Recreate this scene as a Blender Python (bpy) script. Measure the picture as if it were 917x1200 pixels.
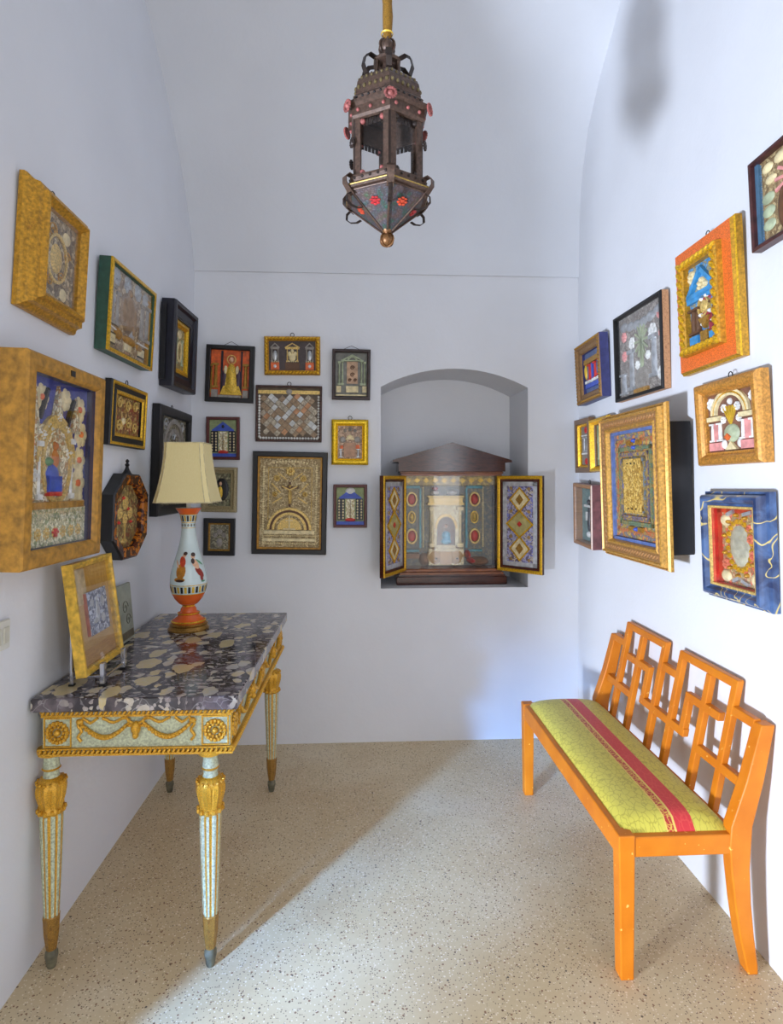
import bpy, math, random
from mathutils import Matrix, Vector, Euler
random.seed(7)
for o in list(bpy.data.objects): bpy.data.objects.remove(o)
SC = bpy.context.scene
COL = SC.collection
R = math.radians
pi = math.pi

# ------------------------------------------------------------------ camera
cd = bpy.data.cameras.new('camera'); cam = bpy.data.objects.new('camera', cd); COL.objects.link(cam)
cam.location = (0, 0, 1.55); cam.rotation_euler = (R(90), 0, -math.atan(36.5/700))
cd.sensor_fit = 'VERTICAL'; cd.sensor_height = 36; cd.lens = 700/1200*36
cd.shift_y = -40/1200; cd.clip_start = .05
SC.camera = cam
# ------------------------------------------------------------------ world, lights, exposure
vs = SC.view_settings; vs.view_transform = 'Standard'; vs.look = 'None'; vs.gamma = 1; vs.use_curve_mapping = False
vs.exposure = 0.0
w = bpy.data.worlds.new('daylight'); SC.world = w; w.use_nodes = True
w.node_tree.nodes['Background'].inputs[0].default_value = (1.0, .985, .975, 1)
w.node_tree.nodes['Background'].inputs[1].default_value = 1.84

def area(name, loc, target, sx, sy, power, col, shape='RECTANGLE'):
    l = bpy.data.lights.new(name, 'AREA'); l.shape = shape; l.size = sx; l.size_y = sy; l.energy = power; l.color = col
    o = bpy.data.objects.new(name, l); COL.objects.link(o); o.location = loc
    o.rotation_euler = (Vector(target)-Vector(loc)).to_track_quat('-Z', 'Y').to_euler(); return o
# sunlit courtyard ground seen through the doorway of the left wall
area('courtyard_bounce_light', (-2.5, -.38, .36), (.6, 2.2, 1.5), .36, .36, 300, (.74, .83, 1.0), 'DISK')
# sky light falling through the same doorway on to the floor
o = area('doorway_sky_light', (-2.6, -1.16, 1.5), (-.14, 2.02, 0), .26, .26, 12, (.22, .46, 1.0), 'DISK'); o.data.spread = R(25)
# daylight from the tall window behind the camera
area('window_light', (1.14, -.6, 1.5), (.4, 3.5, 1.4), .34, 2.2, 11, (.80, .88, 1.0))

# ------------------------------------------------------------------ colour / material helpers
def lin(c): return tuple(((x/255)/12.92 if x/255 <= .04045 else ((x/255+.055)/1.055)**2.4) for x in c)
def rgba(c): return (*lin(c), 1)
class NT:
    def __init__(s, name):
        s.m = bpy.data.materials.new(name); s.m.use_nodes = True; s.t = s.m.node_tree; s.n = s.t.nodes
        s.p = s.n['Principled BSDF']; s.tc = s.n.new('ShaderNodeTexCoord')
    def new(s, ty, **kw):
        n = s.n.new(ty)
        for k, v in kw.items():
            if k in n.inputs: n.inputs[k].default_value = v
            else: setattr(n, k, v)
        return n
    def l(s, a, b): s.t.links.new(a, b)
    def co(s, scale=(1, 1, 1), dist=0, dscale=5):
        mp = s.new('ShaderNodeMapping'); mp.inputs['Scale'].default_value = scale; s.l(s.tc.outputs['Object'], mp.inputs[0])
        if not dist: return mp.outputs[0]
        nz = s.new('ShaderNodeTexNoise', Scale=dscale, Detail=3); s.l(mp.outputs[0], nz.inputs['Vector'])
        sb = s.new('ShaderNodeVectorMath', operation='SUBTRACT'); s.l(nz.outputs['Color'], sb.inputs[0]); sb.inputs[1].default_value = (.5, .5, .5)
        sc = s.new('ShaderNodeVectorMath', operation='SCALE'); s.l(sb.outputs[0], sc.inputs[0]); sc.inputs['Scale'].default_value = dist
        ad = s.new('ShaderNodeVectorMath', operation='ADD'); s.l(mp.outputs[0], ad.inputs[0]); s.l(sc.outputs[0], ad.inputs[1])
        return ad.outputs[0]
    def ramp(s, fac, stops, interp='LINEAR'):
        r = s.new('ShaderNodeValToRGB'); r.color_ramp.interpolation = interp; e = r.color_ramp.elements
        while len(e) < len(stops): e.new(.5)
        for el, (p, c) in zip(e, stops): el.position = p; el.color = rgba(c) if len(c) == 3 else c
        s.l(fac, r.inputs[0]); return r.outputs[0]
    def mix(s, fac, a, b, mode='MIX'):
        m = s.new('ShaderNodeMix', data_type='RGBA', blend_type=mode)
        for i, x in ((0, fac), (6, a), (7, b)):
            if hasattr(x, 'links'): s.l(x, m.inputs[i])
            else: m.inputs[i].default_value = x if not isinstance(x, tuple) or len(x) == 4 else rgba(x)
        return m.outputs[2]
    def mth(s, op, a, b=0.0):
        m = s.new('ShaderNodeMath', operation=op)
        for i, x in enumerate((a, b)):
            if hasattr(x, 'links'): s.l(x, m.inputs[i])
            else: m.inputs[i].default_value = x
        return m.outputs[0]
    def bump(s, h, strength=.3, dist=.01):
        b = s.new('ShaderNodeBump', Strength=strength, Distance=dist); s.l(h, b.inputs['Height']); s.l(b.outputs[0], s.p.inputs['Normal'])
    def col(s, c):
        if hasattr(c, 'links'): s.l(c, s.p.inputs['Base Color'])
        else: s.p.inputs['Base Color'].default_value = rgba(c)
    def fin(s, rough=.5, metal=0., spec=None):
        s.p.inputs['Roughness'].default_value = rough; s.p.inputs['Metallic'].default_value = metal
        if spec is not None: s.p.inputs['Specular IOR Level'].default_value = spec
        return s.m
MC = {}
def paint(c, rough=.5, metal=0., var=.14, scale=40, bump=.12):
    """plain coat of one colour with a little wear"""
    k = (c, rough, metal, var, scale, bump)
    if k in MC: return MC[k]
    s = NT('coat_%d_%d_%d' % c)
    nz = s.new('ShaderNodeTexNoise', Scale=scale, Detail=4); s.l(s.co(), nz.inputs['Vector'])
    d = tuple(max(0, x*(1-var)) for x in c); b = tuple(min(255, x*(1+var*.7)) for x in c)
    s.col(s.ramp(nz.outputs[0], [(.3, d), (.7, b)]))
    if bump: s.bump(nz.outputs[0], bump, .004)
    MC[k] = s.fin(rough, metal); return MC[k]
def aged_gold(c=(184, 136, 40), dark=(84, 52, 20), wear=.42, scale=22, rough=.42, metal=.35, red=(120, 58, 30)):
    k = ('g', c, dark, wear, scale, rough, metal)
    if k in MC: return MC[k]
    s = NT('aged_gilding')
    v = s.co()
    n1 = s.new('ShaderNodeTexNoise', Scale=scale, Detail=8, Roughness=.7); s.l(v, n1.inputs['Vector'])
    n2 = s.new('ShaderNodeTexNoise', Scale=scale*5, Detail=4); s.l(v, n2.inputs['Vector'])
    hi = tuple(min(255, x*1.18) for x in c)
    a = s.ramp(n2.outputs[0], [(.3, tuple(x*.82 for x in c)), (.7, hi)])
    f = s.ramp(n1.outputs[0], [(wear-.2, (230, 230, 230)), (wear+.01, (0, 0, 0))])
    s.col(s.mix(f, a, s.ramp(n2.outputs[0], [(.4, dark), (.62, red)])))
    s.bump(n1.outputs[0], .25, .006); MC[k] = s.fin(rough, metal); return MC[k]
def filigree(cols, scale=90, bump=.6, rough=.5, metal=.15, stretch=(1, 1, 1)):
    """dense rolled-paper work: curls and cells of several colours"""
    k = ('f', tuple(cols), scale, stretch)
    if k in MC: return MC[k]
    s = NT('rolled_paper_filigree')
    v = s.co(stretch, .035, 30)
    vo = s.new('ShaderNodeTexVoronoi', Scale=scale); s.l(v, vo.inputs['Vector'])
    ve = s.new('ShaderNodeTexVoronoi', Scale=scale, feature='DISTANCE_TO_EDGE'); s.l(v, ve.inputs['Vector'])
    sp = s.new('ShaderNodeSeparateColor'); s.l(vo.outputs['Color'], sp.inputs[0])
    n = len(cols)
    c = s.ramp(sp.outputs[0], [(i/n, q) for i, q in enumerate(cols)], 'CONSTANT')
    rg = s.mth('SINE', s.mth('MULTIPLY', vo.outputs['Distance'], 22))
    c = s.mix(s.ramp(rg, [(.2, (0, 0, 0)), (.9, (86, 86, 86))]), c, (84, 68, 46))
    c = s.mix(s.ramp(ve.outputs[0], [(.02, (200, 200, 200)), (.09, (0, 0, 0))]), c, (74, 58, 38))
    s.col(c); s.bump(ve.outputs[0], bump, .004); MC[k] = s.fin(rough, metal); return MC[k]
def glassm():
    if 'gl' in MC: return MC['gl']
    s = NT('clear_glass'); s.n.remove(s.p)
    tr = s.new('ShaderNodeBsdfTransparent'); gl = s.new('ShaderNodeBsdfGlossy', Roughness=.03)
    lw = s.new('ShaderNodeLayerWeight', Blend=.5); fr = s.new('ShaderNodeMath', operation='MULTIPLY_ADD'); pw = s.new('ShaderNodeMath', operation='POWER'); s.l(lw.outputs['Facing'], pw.inputs[0]); pw.inputs[1].default_value = 4.0; s.l(pw.outputs[0], fr.inputs[0]); fr.inputs[1].default_value = .45; fr.inputs[2].default_value = .028; mx = s.new('ShaderNodeMixShader')
    s.l(fr.outputs[0], mx.inputs[0]); s.l(tr.outputs[0], mx.inputs[1]); s.l(gl.outputs[0], mx.inputs[2])
    s.l(mx.outputs[0], s.n['Material Output'].inputs[0]); MC['gl'] = s.m; return s.m
def wood(c, dark, scale=(3, 3, 40), rough=.35, spec=None):
    k = ('w', c, dark, scale, rough)
    if k in MC: return MC[k]
    s = NT('grained_wood')
    nz = s.new('ShaderNodeTexNoise', Scale=4, Detail=6, Roughness=.6, Distortion=1.2); s.l(s.co(scale), nz.inputs['Vector'])
    s.col(s.ramp(nz.outputs[0], [(.3, dark), (.7, c)])); s.bump(nz.outputs[0], .08, .003)
    MC[k] = s.fin(rough); return MC[k]

GOLD = aged_gold(); BRIGHT = aged_gold((220, 170, 40), (110, 66, 14), .36, 26, .3, .55)
OCHRE = aged_gold((170, 124, 46), (156, 112, 42), .40, 9, .5, .1, (160, 114, 44))
PALEGOLD = aged_gold((206, 176, 104), (120, 92, 44), .38, 30, .4, .3)
DIMGOLD = aged_gold((158, 118, 48), (70, 48, 24), .44, 26, .45, .3)
BLACK = paint((13, 12, 15), .42, 0, .3); BLUEBLACK = paint((20, 20, 34), .4, 0, .3)
CREAM = paint((222, 206, 160), .5); WHITE = paint((226, 226, 222), .5); SILVER = paint((188, 192, 196), .3, .5)
BLUE = paint((58, 84, 178), .45); SKY = paint((62, 142, 196), .45); RED = paint((196, 50, 40), .45); PINK = paint((222, 150, 146), .5)
GREEN = paint((96, 140, 92), .5); BROWN = paint((98, 66, 42), .5); ORANGE = paint((216, 104, 52), .5); YELLOW = paint((222, 184, 62), .4, .2)
SAGE = paint((168, 178, 146), .5); GREY = paint((150, 144, 136), .5); TAUPE = paint((150, 128, 106), .6); SKIN = paint((222, 176, 142), .5)
DARKRED = aged_gold((84, 34, 32), (20, 14, 20), .5, 60, .4, 0)
FG = lambda *c, s=90, st=(1, 1, 1): filigree([tuple(min(250, x*1.16) for x in q) for q in c], s, stretch=st)

# ------------------------------------------------------------------ mesh builder
class MB:
    def __init__(s): s.v = []; s.f = []; s.mi = []
    def add(s, vs, fs, M=None, mi=0):
        b = len(s.v); s.v += [tuple(M @ Vector(p)) if M else tuple(p) for p in vs]
        s.f += [tuple(i+b for i in f) for f in fs]; s.mi += [mi]*len(fs); return s
    def box(s, x0, x1, y0, y1, z0, z1, M=None, mi=0, ch=0):
        if x0 > x1: x0, x1 = x1, x0
        if y0 > y1: y0, y1 = y1, y0
        if z0 > z1: z0, z1 = z1, z0
        if not ch:
            vs = [(x, y, z) for z in (z0, z1) for y in (y0, y1) for x in (x0, x1)]
            return s.add(vs, [(0, 2, 3, 1), (4, 5, 7, 6), (0, 1, 5, 4), (1, 3, 7, 5), (3, 2, 6, 7), (2, 0, 4, 6)], M, mi)
        pr = [(x0+ch, y0), (x1-ch, y0), (x1, y0+ch), (x1, y1-ch), (x1-ch, y1), (x0+ch, y1), (x0, y1-ch), (x0, y0+ch)]
        cx, cy = (x0+x1)/2, (y0+y1)/2
        fx = 1-ch/max(1e-6, (x1-x0)/2); fy = 1-ch/max(1e-6, (y1-y0)/2)
        ins = [(cx+(x-cx)*fx, cy+(y-cy)*fy) for x, y in pr]
        vs = [(x, y, z0) for x, y in ins]+[(x, y, z0+ch) for x, y in pr]+[(x, y, z1-ch) for x, y in pr]+[(x, y, z1) for x, y in ins]
        fs = [tuple(range(7, -1, -1)), tuple(range(24, 32))]
        for k in range(3):
            for i in range(8): j = (i+1) % 8; fs.append((k*8+i, k*8+j, k*8+8+j, k*8+8+i))
        return s.add(vs, fs, M, mi)
    def lathe(s, prof, n=24, M=None, mi=0, mod=None, closed=True, a0=0., mfun=None):
        vs = []; fs = []; k = len(prof); mis = []
        for (r, z) in prof:
            for i in range(n):
                a = a0+2*pi*i/n; rr = r*(mod(a, z) if mod else 1); vs.append((rr*math.cos(a), rr*math.sin(a), z))
        for q in range(k-1):
            for i in range(n):
                j = (i+1) % n; fs.append((q*n+i, q*n+j, q*n+n+j, q*n+n+i)); mis.append(mfun(i, q) if mfun else mi)
        if closed: fs += [tuple(range(n-1, -1, -1)), tuple(range((k-1)*n, k*n))]; mis += [mi, mi]
        b = len(s.v); s.v += [tuple(M @ Vector(p)) if M else p for p in vs]; s.f += [tuple(i+b for i in f) for f in fs]; s.mi += mis; return s
    def ell(s, c, r, n=10, m=6, mi=0, M=None):
        prof = [(max(1e-4, math.sin(pi*i/m)), -math.cos(pi*i/m)) for i in range(m+1)]
        T = Matrix.Translation(c) @ Matrix.Diagonal((r[0], r[1], r[2], 1))
        return s.lathe(prof, n, (M @ T) if M else T, mi)
    def tube(s, pts, r, n=8, mi=0, M=None, flat=1.0, cap=True):
        pts = [Vector(p) for p in pts]; rr = r if isinstance(r, (list, tuple)) else [r]*len(pts)
        vs = []; fs = []; up = None
        for i, p in enumerate(pts):
            d = (pts[min(i+1, len(pts)-1)]-pts[max(i-1, 0)]).normalized()
            if up is None: up = Vector((0, 0, 1)) if abs(d.z) < .9 else Vector((0, 1, 0))
            a = d.cross(up).normalized(); b = a.cross(d).normalized(); up = b
            for k in range(n):
                t = 2*pi*k/n; vs.append(p+(a*math.cos(t)+b*math.sin(t)*flat)*rr[i])
        for i in range(len(pts)-1):
            for k in range(n): j = (k+1) % n; fs.append((i*n+k, i*n+j, i*n+n+j, i*n+n+k))
        if cap: fs += [tuple(range(n-1, -1, -1)), tuple(range((len(pts)-1)*n, len(pts)*n))]
        return s.add(vs, fs, M, mi)
    def prism(s, poly, y0, y1, M=None, mi=0):
        """polygon in the x,z plane (counter-clockwise seen from -y) from front y0 to back y1"""
        n = len(poly); vs = [(x, y0, z) for x, z in poly]+[(x, y1, z) for x, z in poly]
        fs = [tuple(range(n)), tuple(range(2*n-1, n-1, -1))]+[((i+1) % n, i, n+i, n+(i+1) % n) for i in range(n)]
        return s.add(vs, fs, M, mi)
    def band(s, po, pin, y0, y1, closed=True, M=None, mi=0):
        """ring between two outlines (outer, inner) in the x,z plane"""
        n = len(po); vs = [(x, y, z) for y in (y0, y1) for L in (po, pin) for x, z in L]; fs = []
        rg = range(n) if closed else range(n-1)
        for i in rg:
            j = (i+1) % n
            fs += [(i, j, n+j, n+i), (2*n+j, 2*n+i, 3*n+i, 3*n+j), (j, i, 2*n+i, 2*n+j), (n+i, n+j, 3*n+j, 3*n+i)]
        if not closed:
            for i in (0, n-1): fs.append((i, n+i, 3*n+i, 2*n+i))
        return s.add(vs, fs, M, mi)
    def build(s, name, mats, parent=None, smooth=False, bevel=0, M=None):
        me = bpy.data.meshes.new(name); me.from_pydata(s.v, [], s.f); me.update()
        for m in (mats if isinstance(mats, (list, tuple)) else [mats]): me.materials.append(m)
        me.polygons.foreach_set('material_index', s.mi)
        o = bpy.data.objects.new(name, me); COL.objects.link(o)
        import bmesh
        b = bmesh.new(); b.from_mesh(me); bmesh.ops.recalc_face_normals(b, faces=b.faces[:]); b.to_mesh(me); b.free()
        if smooth: me.shade_smooth(); me.set_sharp_from_angle(angle=R(38))
        if bevel:
            bv = o.modifiers.new('bevel', 'BEVEL'); bv.width = bevel; bv.segments = 2; bv.limit_method = 'ANGLE'
        if parent: o.parent = parent
        if M is not None: o.matrix_local = M
        return o
def thing(name, label, cat, M=None, group=None):
    o = bpy.data.objects.new(name, None); COL.objects.link(o); o.empty_display_size = .05
    if M is not None: o.matrix_world = M
    o['label'] = label; o['category'] = cat
    if group: o['group'] = group
    return o
def struct(o, label=None): o['kind'] = 'structure'; return o

# ------------------------------------------------------------------ the room
YB, XR, ZS = 3.505, 1.30, 2.745
def xl(z, y=3.5): return -1.028+.0265*z-.0106*(3.5-y)
def plaster(name, c, sc=2.2):
    s = NT(name); v = s.co()
    n1 = s.new('ShaderNodeTexNoise', Scale=sc, Detail=5); s.l(v, n1.inputs['Vector'])
    n2 = s.new('ShaderNodeTexNoise', Scale=60, Detail=3); s.l(v, n2.inputs['Vector'])
    s.col(s.ramp(n1.outputs[0], [(.3, tuple(x*.975 for x in c)), (.7, c)]))
    s.bump(s.mth('ADD', s.mth('MULTIPLY', n1.outputs[0], 2.0), s.mth('MULTIPLY', n2.outputs[0], .12)), .22, .02)
    return s.fin(.7, 0, .25)
WALL = plaster('lime_plaster', (224, 226, 231)); VAULT = plaster('lime_plaster_vault', (220, 223, 229)); 
# floor of pale terrazzo
s = NT('pale_terrazzo'); v = s.co()
n1 = s.new('ShaderNodeTexNoise', Scale=2.0, Detail=6); s.l(v, n1.inputs['Vector'])
n3 = s.new('ShaderNodeTexNoise', Scale=70, Detail=3); s.l(v, n3.inputs['Vector']); n4 = s.new('ShaderNodeTexNoise', Scale=3.2, Detail=4, Distortion=.6); s.l(v, n4.inputs['Vector'])
base = s.ramp(n1.outputs[0], [(.3, (198, 177, 139)), (.55, (208, 191, 156)), (.75, (217, 203, 174))])
base = s.mix(s.ramp(n3.outputs[0], [(.35, (70, 70, 70)), (.6, (0, 0, 0))]), base, (150, 124, 92))
base = s.mix(s.ramp(n4.outputs[0], [(.5, (0, 0, 0)), (.72, (150, 150, 150))]), base, (182, 148, 108))
for scv, rad, thr, cA, cB in ((80, .28, .75, (140, 106, 80), (228, 214, 188)), (150, .34, .52, (132, 112, 92), (232, 220, 198)), (48, .17, .82, (104, 78, 60), (98, 88, 78))):
    vo = s.new('ShaderNodeTexVoronoi', Scale=scv); s.l(v, vo.inputs['Vector'])
    sp = s.new('ShaderNodeSeparateColor'); s.l(vo.outputs['Color'], sp.inputs[0])
    m = s.mth('MULTIPLY', s.mth('LESS_THAN', vo.outputs['Distance'], rad), s.mth('GREATER_THAN', sp.outputs[0], thr))
    base = s.mix(m, base, s.ramp(sp.outputs[1], [(0, cA), (.58, cB)], 'CONSTANT'))
s.col(base); s.bump(n3.outputs[0], .05, .003); TERR = s.fin(.42, 0, .4)

YF = -1.5
b = MB(); b.box(-1.10, XR+.1, YF, YB+.1, -.06, 0); struct(b.build('floor', TERR))
# left wall (leans in a little), with a doorway near the camera
ZT = 4.3
def lwall(y0, y1, z0, z1):
    vs = []
    for z in (z0, z1):
        for y in (y0, y1): vs += [(xl(min(z, 2.9), y), y, z), (-1.28, y, z)]
    return vs, [(0, 2, 6, 4), (1, 5, 7, 3), (0, 4, 5, 1), (2, 3, 7, 6), (4, 6, 7, 5), (0, 1, 3, 2)]
b = MB()
for a in ((1.12, YB, -.02, 2.9), (1.12, YB, 2.9, ZT), (YF, .15, -.02, 2.9), (YF, .15, 2.9, ZT), (.15, 1.12, 2.25, 2.9), (.15, 1.12, 2.9, ZT)): b.add(*lwall(*a))
struct(b.build('wall_left', WALL))
b = MB(); b.box(XR, XR+.2, YF, YB, -.02, ZT); struct(b.build('wall_right', WALL))
# back wall with the arched niche cut through it
NX0, NX1, NZ0, NZ1, NZC, ND = .120, .995, .90, 2.085, 2.195, .40
def niche_arc(n=20):
    cx = (NX0+NX1)/2; hw = (NX1-NX0)/2; rise = NZC-NZ1; rad = (hw*hw+rise*rise)/(2*rise); cz = NZC-rad
    a = math.asin(hw/rad); return [(cx+rad*math.sin(-a+2*a*i/n), cz+rad*math.cos(-a+2*a*i/n)) for i in range(n+1)]
arc = niche_arc()
outer = [(-1.25, -.02), (XR+.2, -.02), (XR+.2, ZT), (-1.25, ZT)]
b = MB()
# front face pieces
def fq(x0, x1, z0, z1): b.add([(x0, YB, z0), (x1, YB, z0), (x1, YB, z1), (x0, YB, z1)], [(0, 1, 2, 3)])
fq(-1.25, NX0, -.02, ZT); fq(NX1, XR+.2, -.02, ZT); fq(NX0, NX1, -.02, NZ0)
for (xa, za), (xb, zb) in zip(arc[:-1], arc[1:]):
    b.add([(xa, YB, za), (xb, YB, zb), (xb, YB, ZT), (xa, YB, ZT)], [(0, 1, 2, 3)])
loop = [(NX0, NZ0)]+arc+[(NX1, NZ0)]
nl = len(loop)
vs = [(x, YB, z) for x, z in loop]+[(NX0+(x-NX0)*.985+.004, YB+ND, z) for x, z in loop]
b.add(vs, [(i, (i+1) % nl, nl+(i+1) % nl, nl+i) for i in range(nl)]+[tuple(range(nl, 2*nl))])
me = bpy.data.meshes.new('wall_back'); me.from_pydata(b.v, [], b.f)
import bmesh
bm = bmesh.new(); bm.from_mesh(me); bmesh.ops.remove_doubles(bm, verts=bm.verts[:], dist=1e-5); bm.to_mesh(me); bm.free()
me.materials.append(WALL); wb = bpy.data.objects.new('wall_back', me); COL.objects.link(wb); struct(wb)
# vault springing from the back wall, barrel running left to right
PL = [(.0, 2.745), (.06, 2.90), (.125, 3.025), (.25, 3.2), (.385, 3.35), (.54, 3.50), (.70, 3.63), (.79, 3.68), (1.0, 3.78), (1.4, 3.90), (1.9, 3.96), (2.5, 3.98)]
PR = [(.0, 2.745), (.008, 2.95), (.02, 3.172), (.07, 3.37), (.153, 3.551), (.30, 3.72), (.497, 3.876), (.577, 3.943), (.85, 4.06), (1.3, 4.17), (1.9, 4.22), (2.5, 4.23)]
prof = [(tuple(p), tuple(q)) for p, q in zip(PL, PR)]
prof += [((5.0-p[0], p[1]), (5.0-q[0], q[1])) for p, q in reversed(prof[:-1])]
b = MB(); NXV = 14; xs = [-1.02+(XR+.02+1.02)*i/NXV for i in range(NXV+1)]; vs = []; fs = []
for (p, q) in prof:
    for i, x in enumerate(xs):
        t = i/NXV; t = t*t*(3-2*t); y = YB-.009-(p[0]*(1-t)+q[0]*t); z = p[1]*(1-t)+q[1]*t; vs.append((x, y, z))
W_ = NXV+1
for k in range(len(prof)-1):
    for i in range(NXV): fs.append((k*W_+i, k*W_+i+1, (k+1)*W_+i+1, (k+1)*W_+i))
b.add(vs, fs); b.add([(xs[0], YB-.009, 2.745), (xs[-1], YB-.009, 2.745), (xs[-1], YB+.01, 2.745), (xs[0], YB+.01, 2.745)], [(0, 1, 2, 3)])
o = b.build('ceiling', VAULT); o.data.shade_smooth(); o.data.set_sharp_from_angle(angle=R(40)); struct(o)

# ------------------------------------------------------------------ framed pictures
def rect(w, h): return [(-w/2, 0), (w/2, 0), (w/2, h), (-w/2, h)]
def octo(w, h, cx, cz): return [(-w/2+cx, 0), (w/2-cx, 0), (w/2, cz), (w/2, h-cz), (w/2-cx, h), (-w/2+cx, h), (-w/2, h-cz), (-w/2, cz)]
def inset(poly, d):
    n = len(poly); out = []
    for i in range(n):
        p0, p1, p2 = Vector(poly[i-1]), Vector(poly[i]), Vector(poly[(i+1) % n])
        e1 = (p1-p0).normalized(); e2 = (p2-p1).normalized(); n1 = Vector((-e1.y, e1.x)); n2 = Vector((-e2.y, e2.x))
        bis = (n1+n2); bis = bis/(bis.dot(n1)); out.append(tuple(p1+bis*d))
    return out
def ring(b, poly, prof, mi=None, closed=True):
    n = len(poly); vs = []; fs = []; m = []
    for ins, dep in prof: vs += [(x, -dep, z) for x, z in inset(poly, ins)]
    k = len(prof)
    for q in range(k if closed else k-1):
        r = (q+1) % k
        for i in range(n):
            j = (i+1) % n; fs.append((q*n+i, q*n+j, r*n+j, r*n+i)); m.append(mi[q] if mi else 0)
    bb = len(b.v); b.v += vs; b.f += [tuple(x+bb for x in f) for f in fs]; b.mi += m; return b
def wall_matrix(wall, a, z, tilt, roll):
    yaw = {'B': 0, 'L': pi/2-.0106, 'R': -pi/2}[wall]; g = .002
    o = {'B': (a, YB-g, z), 'L': (xl(z, a)+g, a, z), 'R': (XR-g, a, z)}[wall]
    return Matrix.Translation(o) @ Matrix.Rotation(yaw, 4, 'Z') @ Matrix.Rotation(R(tilt), 4, 'X') @ Matrix.Rotation(R(roll), 4, 'Y')
class Art:
    """a field (x0..x1, z0..z1) on a plane y = -yb, filled with relief in fractions of the field"""
    def __init__(s, parent, x0, x1, z0, z1, yb): s.p, s.x0, s.x1, s.z0, s.z1, s.yb = parent, x0, x1, z0, z1, yb; s.w = x1-x0; s.h = z1-z0
    ts = 1.0
    def X(s, u): return s.x0+s.w*u
    def Z(s, v): return s.z0+s.h*v
    def shapes(s, b, ops, mi=0):
        yb = -s.yb; X, Z = s.X, s.Z
        for op in ops:
            k = op[0]; a = op[1:]
            if s.ts != 1:
                a = list(a); i_ = {'A': 4, 'L': 1, 'B': None}.get(k, len(a)-1)
                if i_ is not None: a[i_] *= s.ts
            if k == 'R': b.box(X(a[0]), X(a[2]), yb-a[4], yb+.001, Z(a[1]), Z(a[3]), mi=mi)
            elif k == 'C':
                u, v0, v1, wu, t = a; r = wu*s.w/2; hz = .09*(Z(v1)-Z(v0)); x = X(u)
                for q0, q1 in ((Z(v0), Z(v0)+hz), (Z(v1)-hz, Z(v1))): b.box(x-r*1.45, x+r*1.45, yb-t*1.15, yb+.001, q0, q1, mi=mi)
                M = Matrix.Translation((x, yb, 0)) @ Matrix.Diagonal((1, t/r, 1, 1))
                b.lathe([(r, Z(v0)+hz), (r*.95, (Z(v0)+Z(v1))/2), (r*.8, Z(v1)-hz)], 10, M, mi)
            elif k == 'A':
                u, v, ro, ri, t = a[:5]; asp = a[5] if len(a) > 5 else 1; n = 16
                P = lambda r: [(X(u)+r*s.w*math.cos(pi*i/n), Z(v)+r*s.w*asp*math.sin(pi*i/n)) for i in range(n+1)]
                if ri > 0: b.band(P(ro), P(ri), yb-t, yb+.001, False, mi=mi)
                else: b.prism(P(ro), yb-t, yb+.001, mi=mi)
            elif k == 'T': u0, u1, v0, v1, t = a; b.prism([(X(u0), Z(v0)), (X(u1), Z(v0)), (X((u0+u1)/2), Z(v1))], yb-t, yb+.001, mi=mi)
            elif k == 't':
                u0, u1, v0, v1, wd, t = a; um = (u0+u1)/2
                for p, q in (((u0, v0), (um, v1)), ((um, v1), (u1, v0)), ((u0, v0), (u1, v0))): s.bar(b, p, q, wd, t, mi)
            elif k == 'E': u, v, ru, rv, t = a; b.ell((X(u), yb, Z(v)), (ru*s.w, t, rv*s.h), 14, 8, mi)
            elif k == 'D':
                u, v, ru, rv, t = a; P = [(X(u), Z(v-rv)), (X(u+ru), Z(v)), (X(u), Z(v+rv)), (X(u-ru), Z(v))]; b.prism(P, yb-t, yb+.001, mi=mi)
            elif k == 'd':
                u, v, ru, rv, wd, t = a; f = 1-wd
                P = lambda f: [(X(u), Z(v-rv*f)), (X(u+ru*f), Z(v)), (X(u), Z(v+rv*f)), (X(u-ru*f), Z(v))]; b.band(P(1), P(f), yb-t, yb+.001, mi=mi)
            elif k == 'o':
                u, v, ru, rv, wd, t = a; n = 20
                P = lambda f: [(X(u)+ru*s.w*f*math.cos(2*pi*i/n), Z(v)+rv*s.h*f*math.sin(2*pi*i/n)) for i in range(n)]; b.band(P(1), P(1-wd), yb-t, yb+.001, mi=mi)
            elif k == 'B':
                r, pts = a; r *= s.w
                for (p, q) in zip(pts[:-1], pts[1:]):
                    A = Vector((X(p[0]), Z(p[1]))); B_ = Vector((X(q[0]), Z(q[1]))); n = max(1, int((B_-A).length/(2*r)))
                    for i in range(n): c = A+(B_-A)*((i+.5)/n); b.ell((c.x, yb, c.y), (r, r, r), 6, 4, mi)
            elif k == 'L':
                wd, t, pts = a
                for p, q in zip(pts[:-1], pts[1:]): s.bar(b, p, q, wd, t, mi)
            elif k == 'F':
                u, v, r, t = a; r *= s.w; n = 7
                for i in range(n): b.ell((X(u)+.62*r*math.cos(2*pi*i/n), yb, Z(v)+.62*r*math.sin(2*pi*i/n)), (r*.4, t, r*.4), 7, 4, mi)
                b.ell((X(u), yb, Z(v)), (r*.35, t*1.6, r*.35), 7, 4, mi)
            elif k == 'S':   # curl
                u, v, r, t = a; r *= s.w; pts = [(X(u)+r*(1-i/22)*math.cos(i*.5), yb-t*.5, Z(v)+r*(1-i/22)*math.sin(i*.5)) for i in range(20)]; b.tube(pts, t*.5, 5, mi)
        return b
    def bar(s, b, p, q, wd, t, mi=0):
        A = Vector((s.X(p[0]), s.Z(p[1]))); B_ = Vector((s.X(q[0]), s.Z(q[1]))); d = (B_-A).normalized(); n = Vector((-d.y, d.x))*wd*s.w/2; e = d*wd*s.w*.35
        P = [A-e-n, B_+e-n, B_+e+n, A-e+n]; b.prism([tuple(x) for x in P], -s.yb-t, -s.yb+.001, mi=mi)
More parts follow.
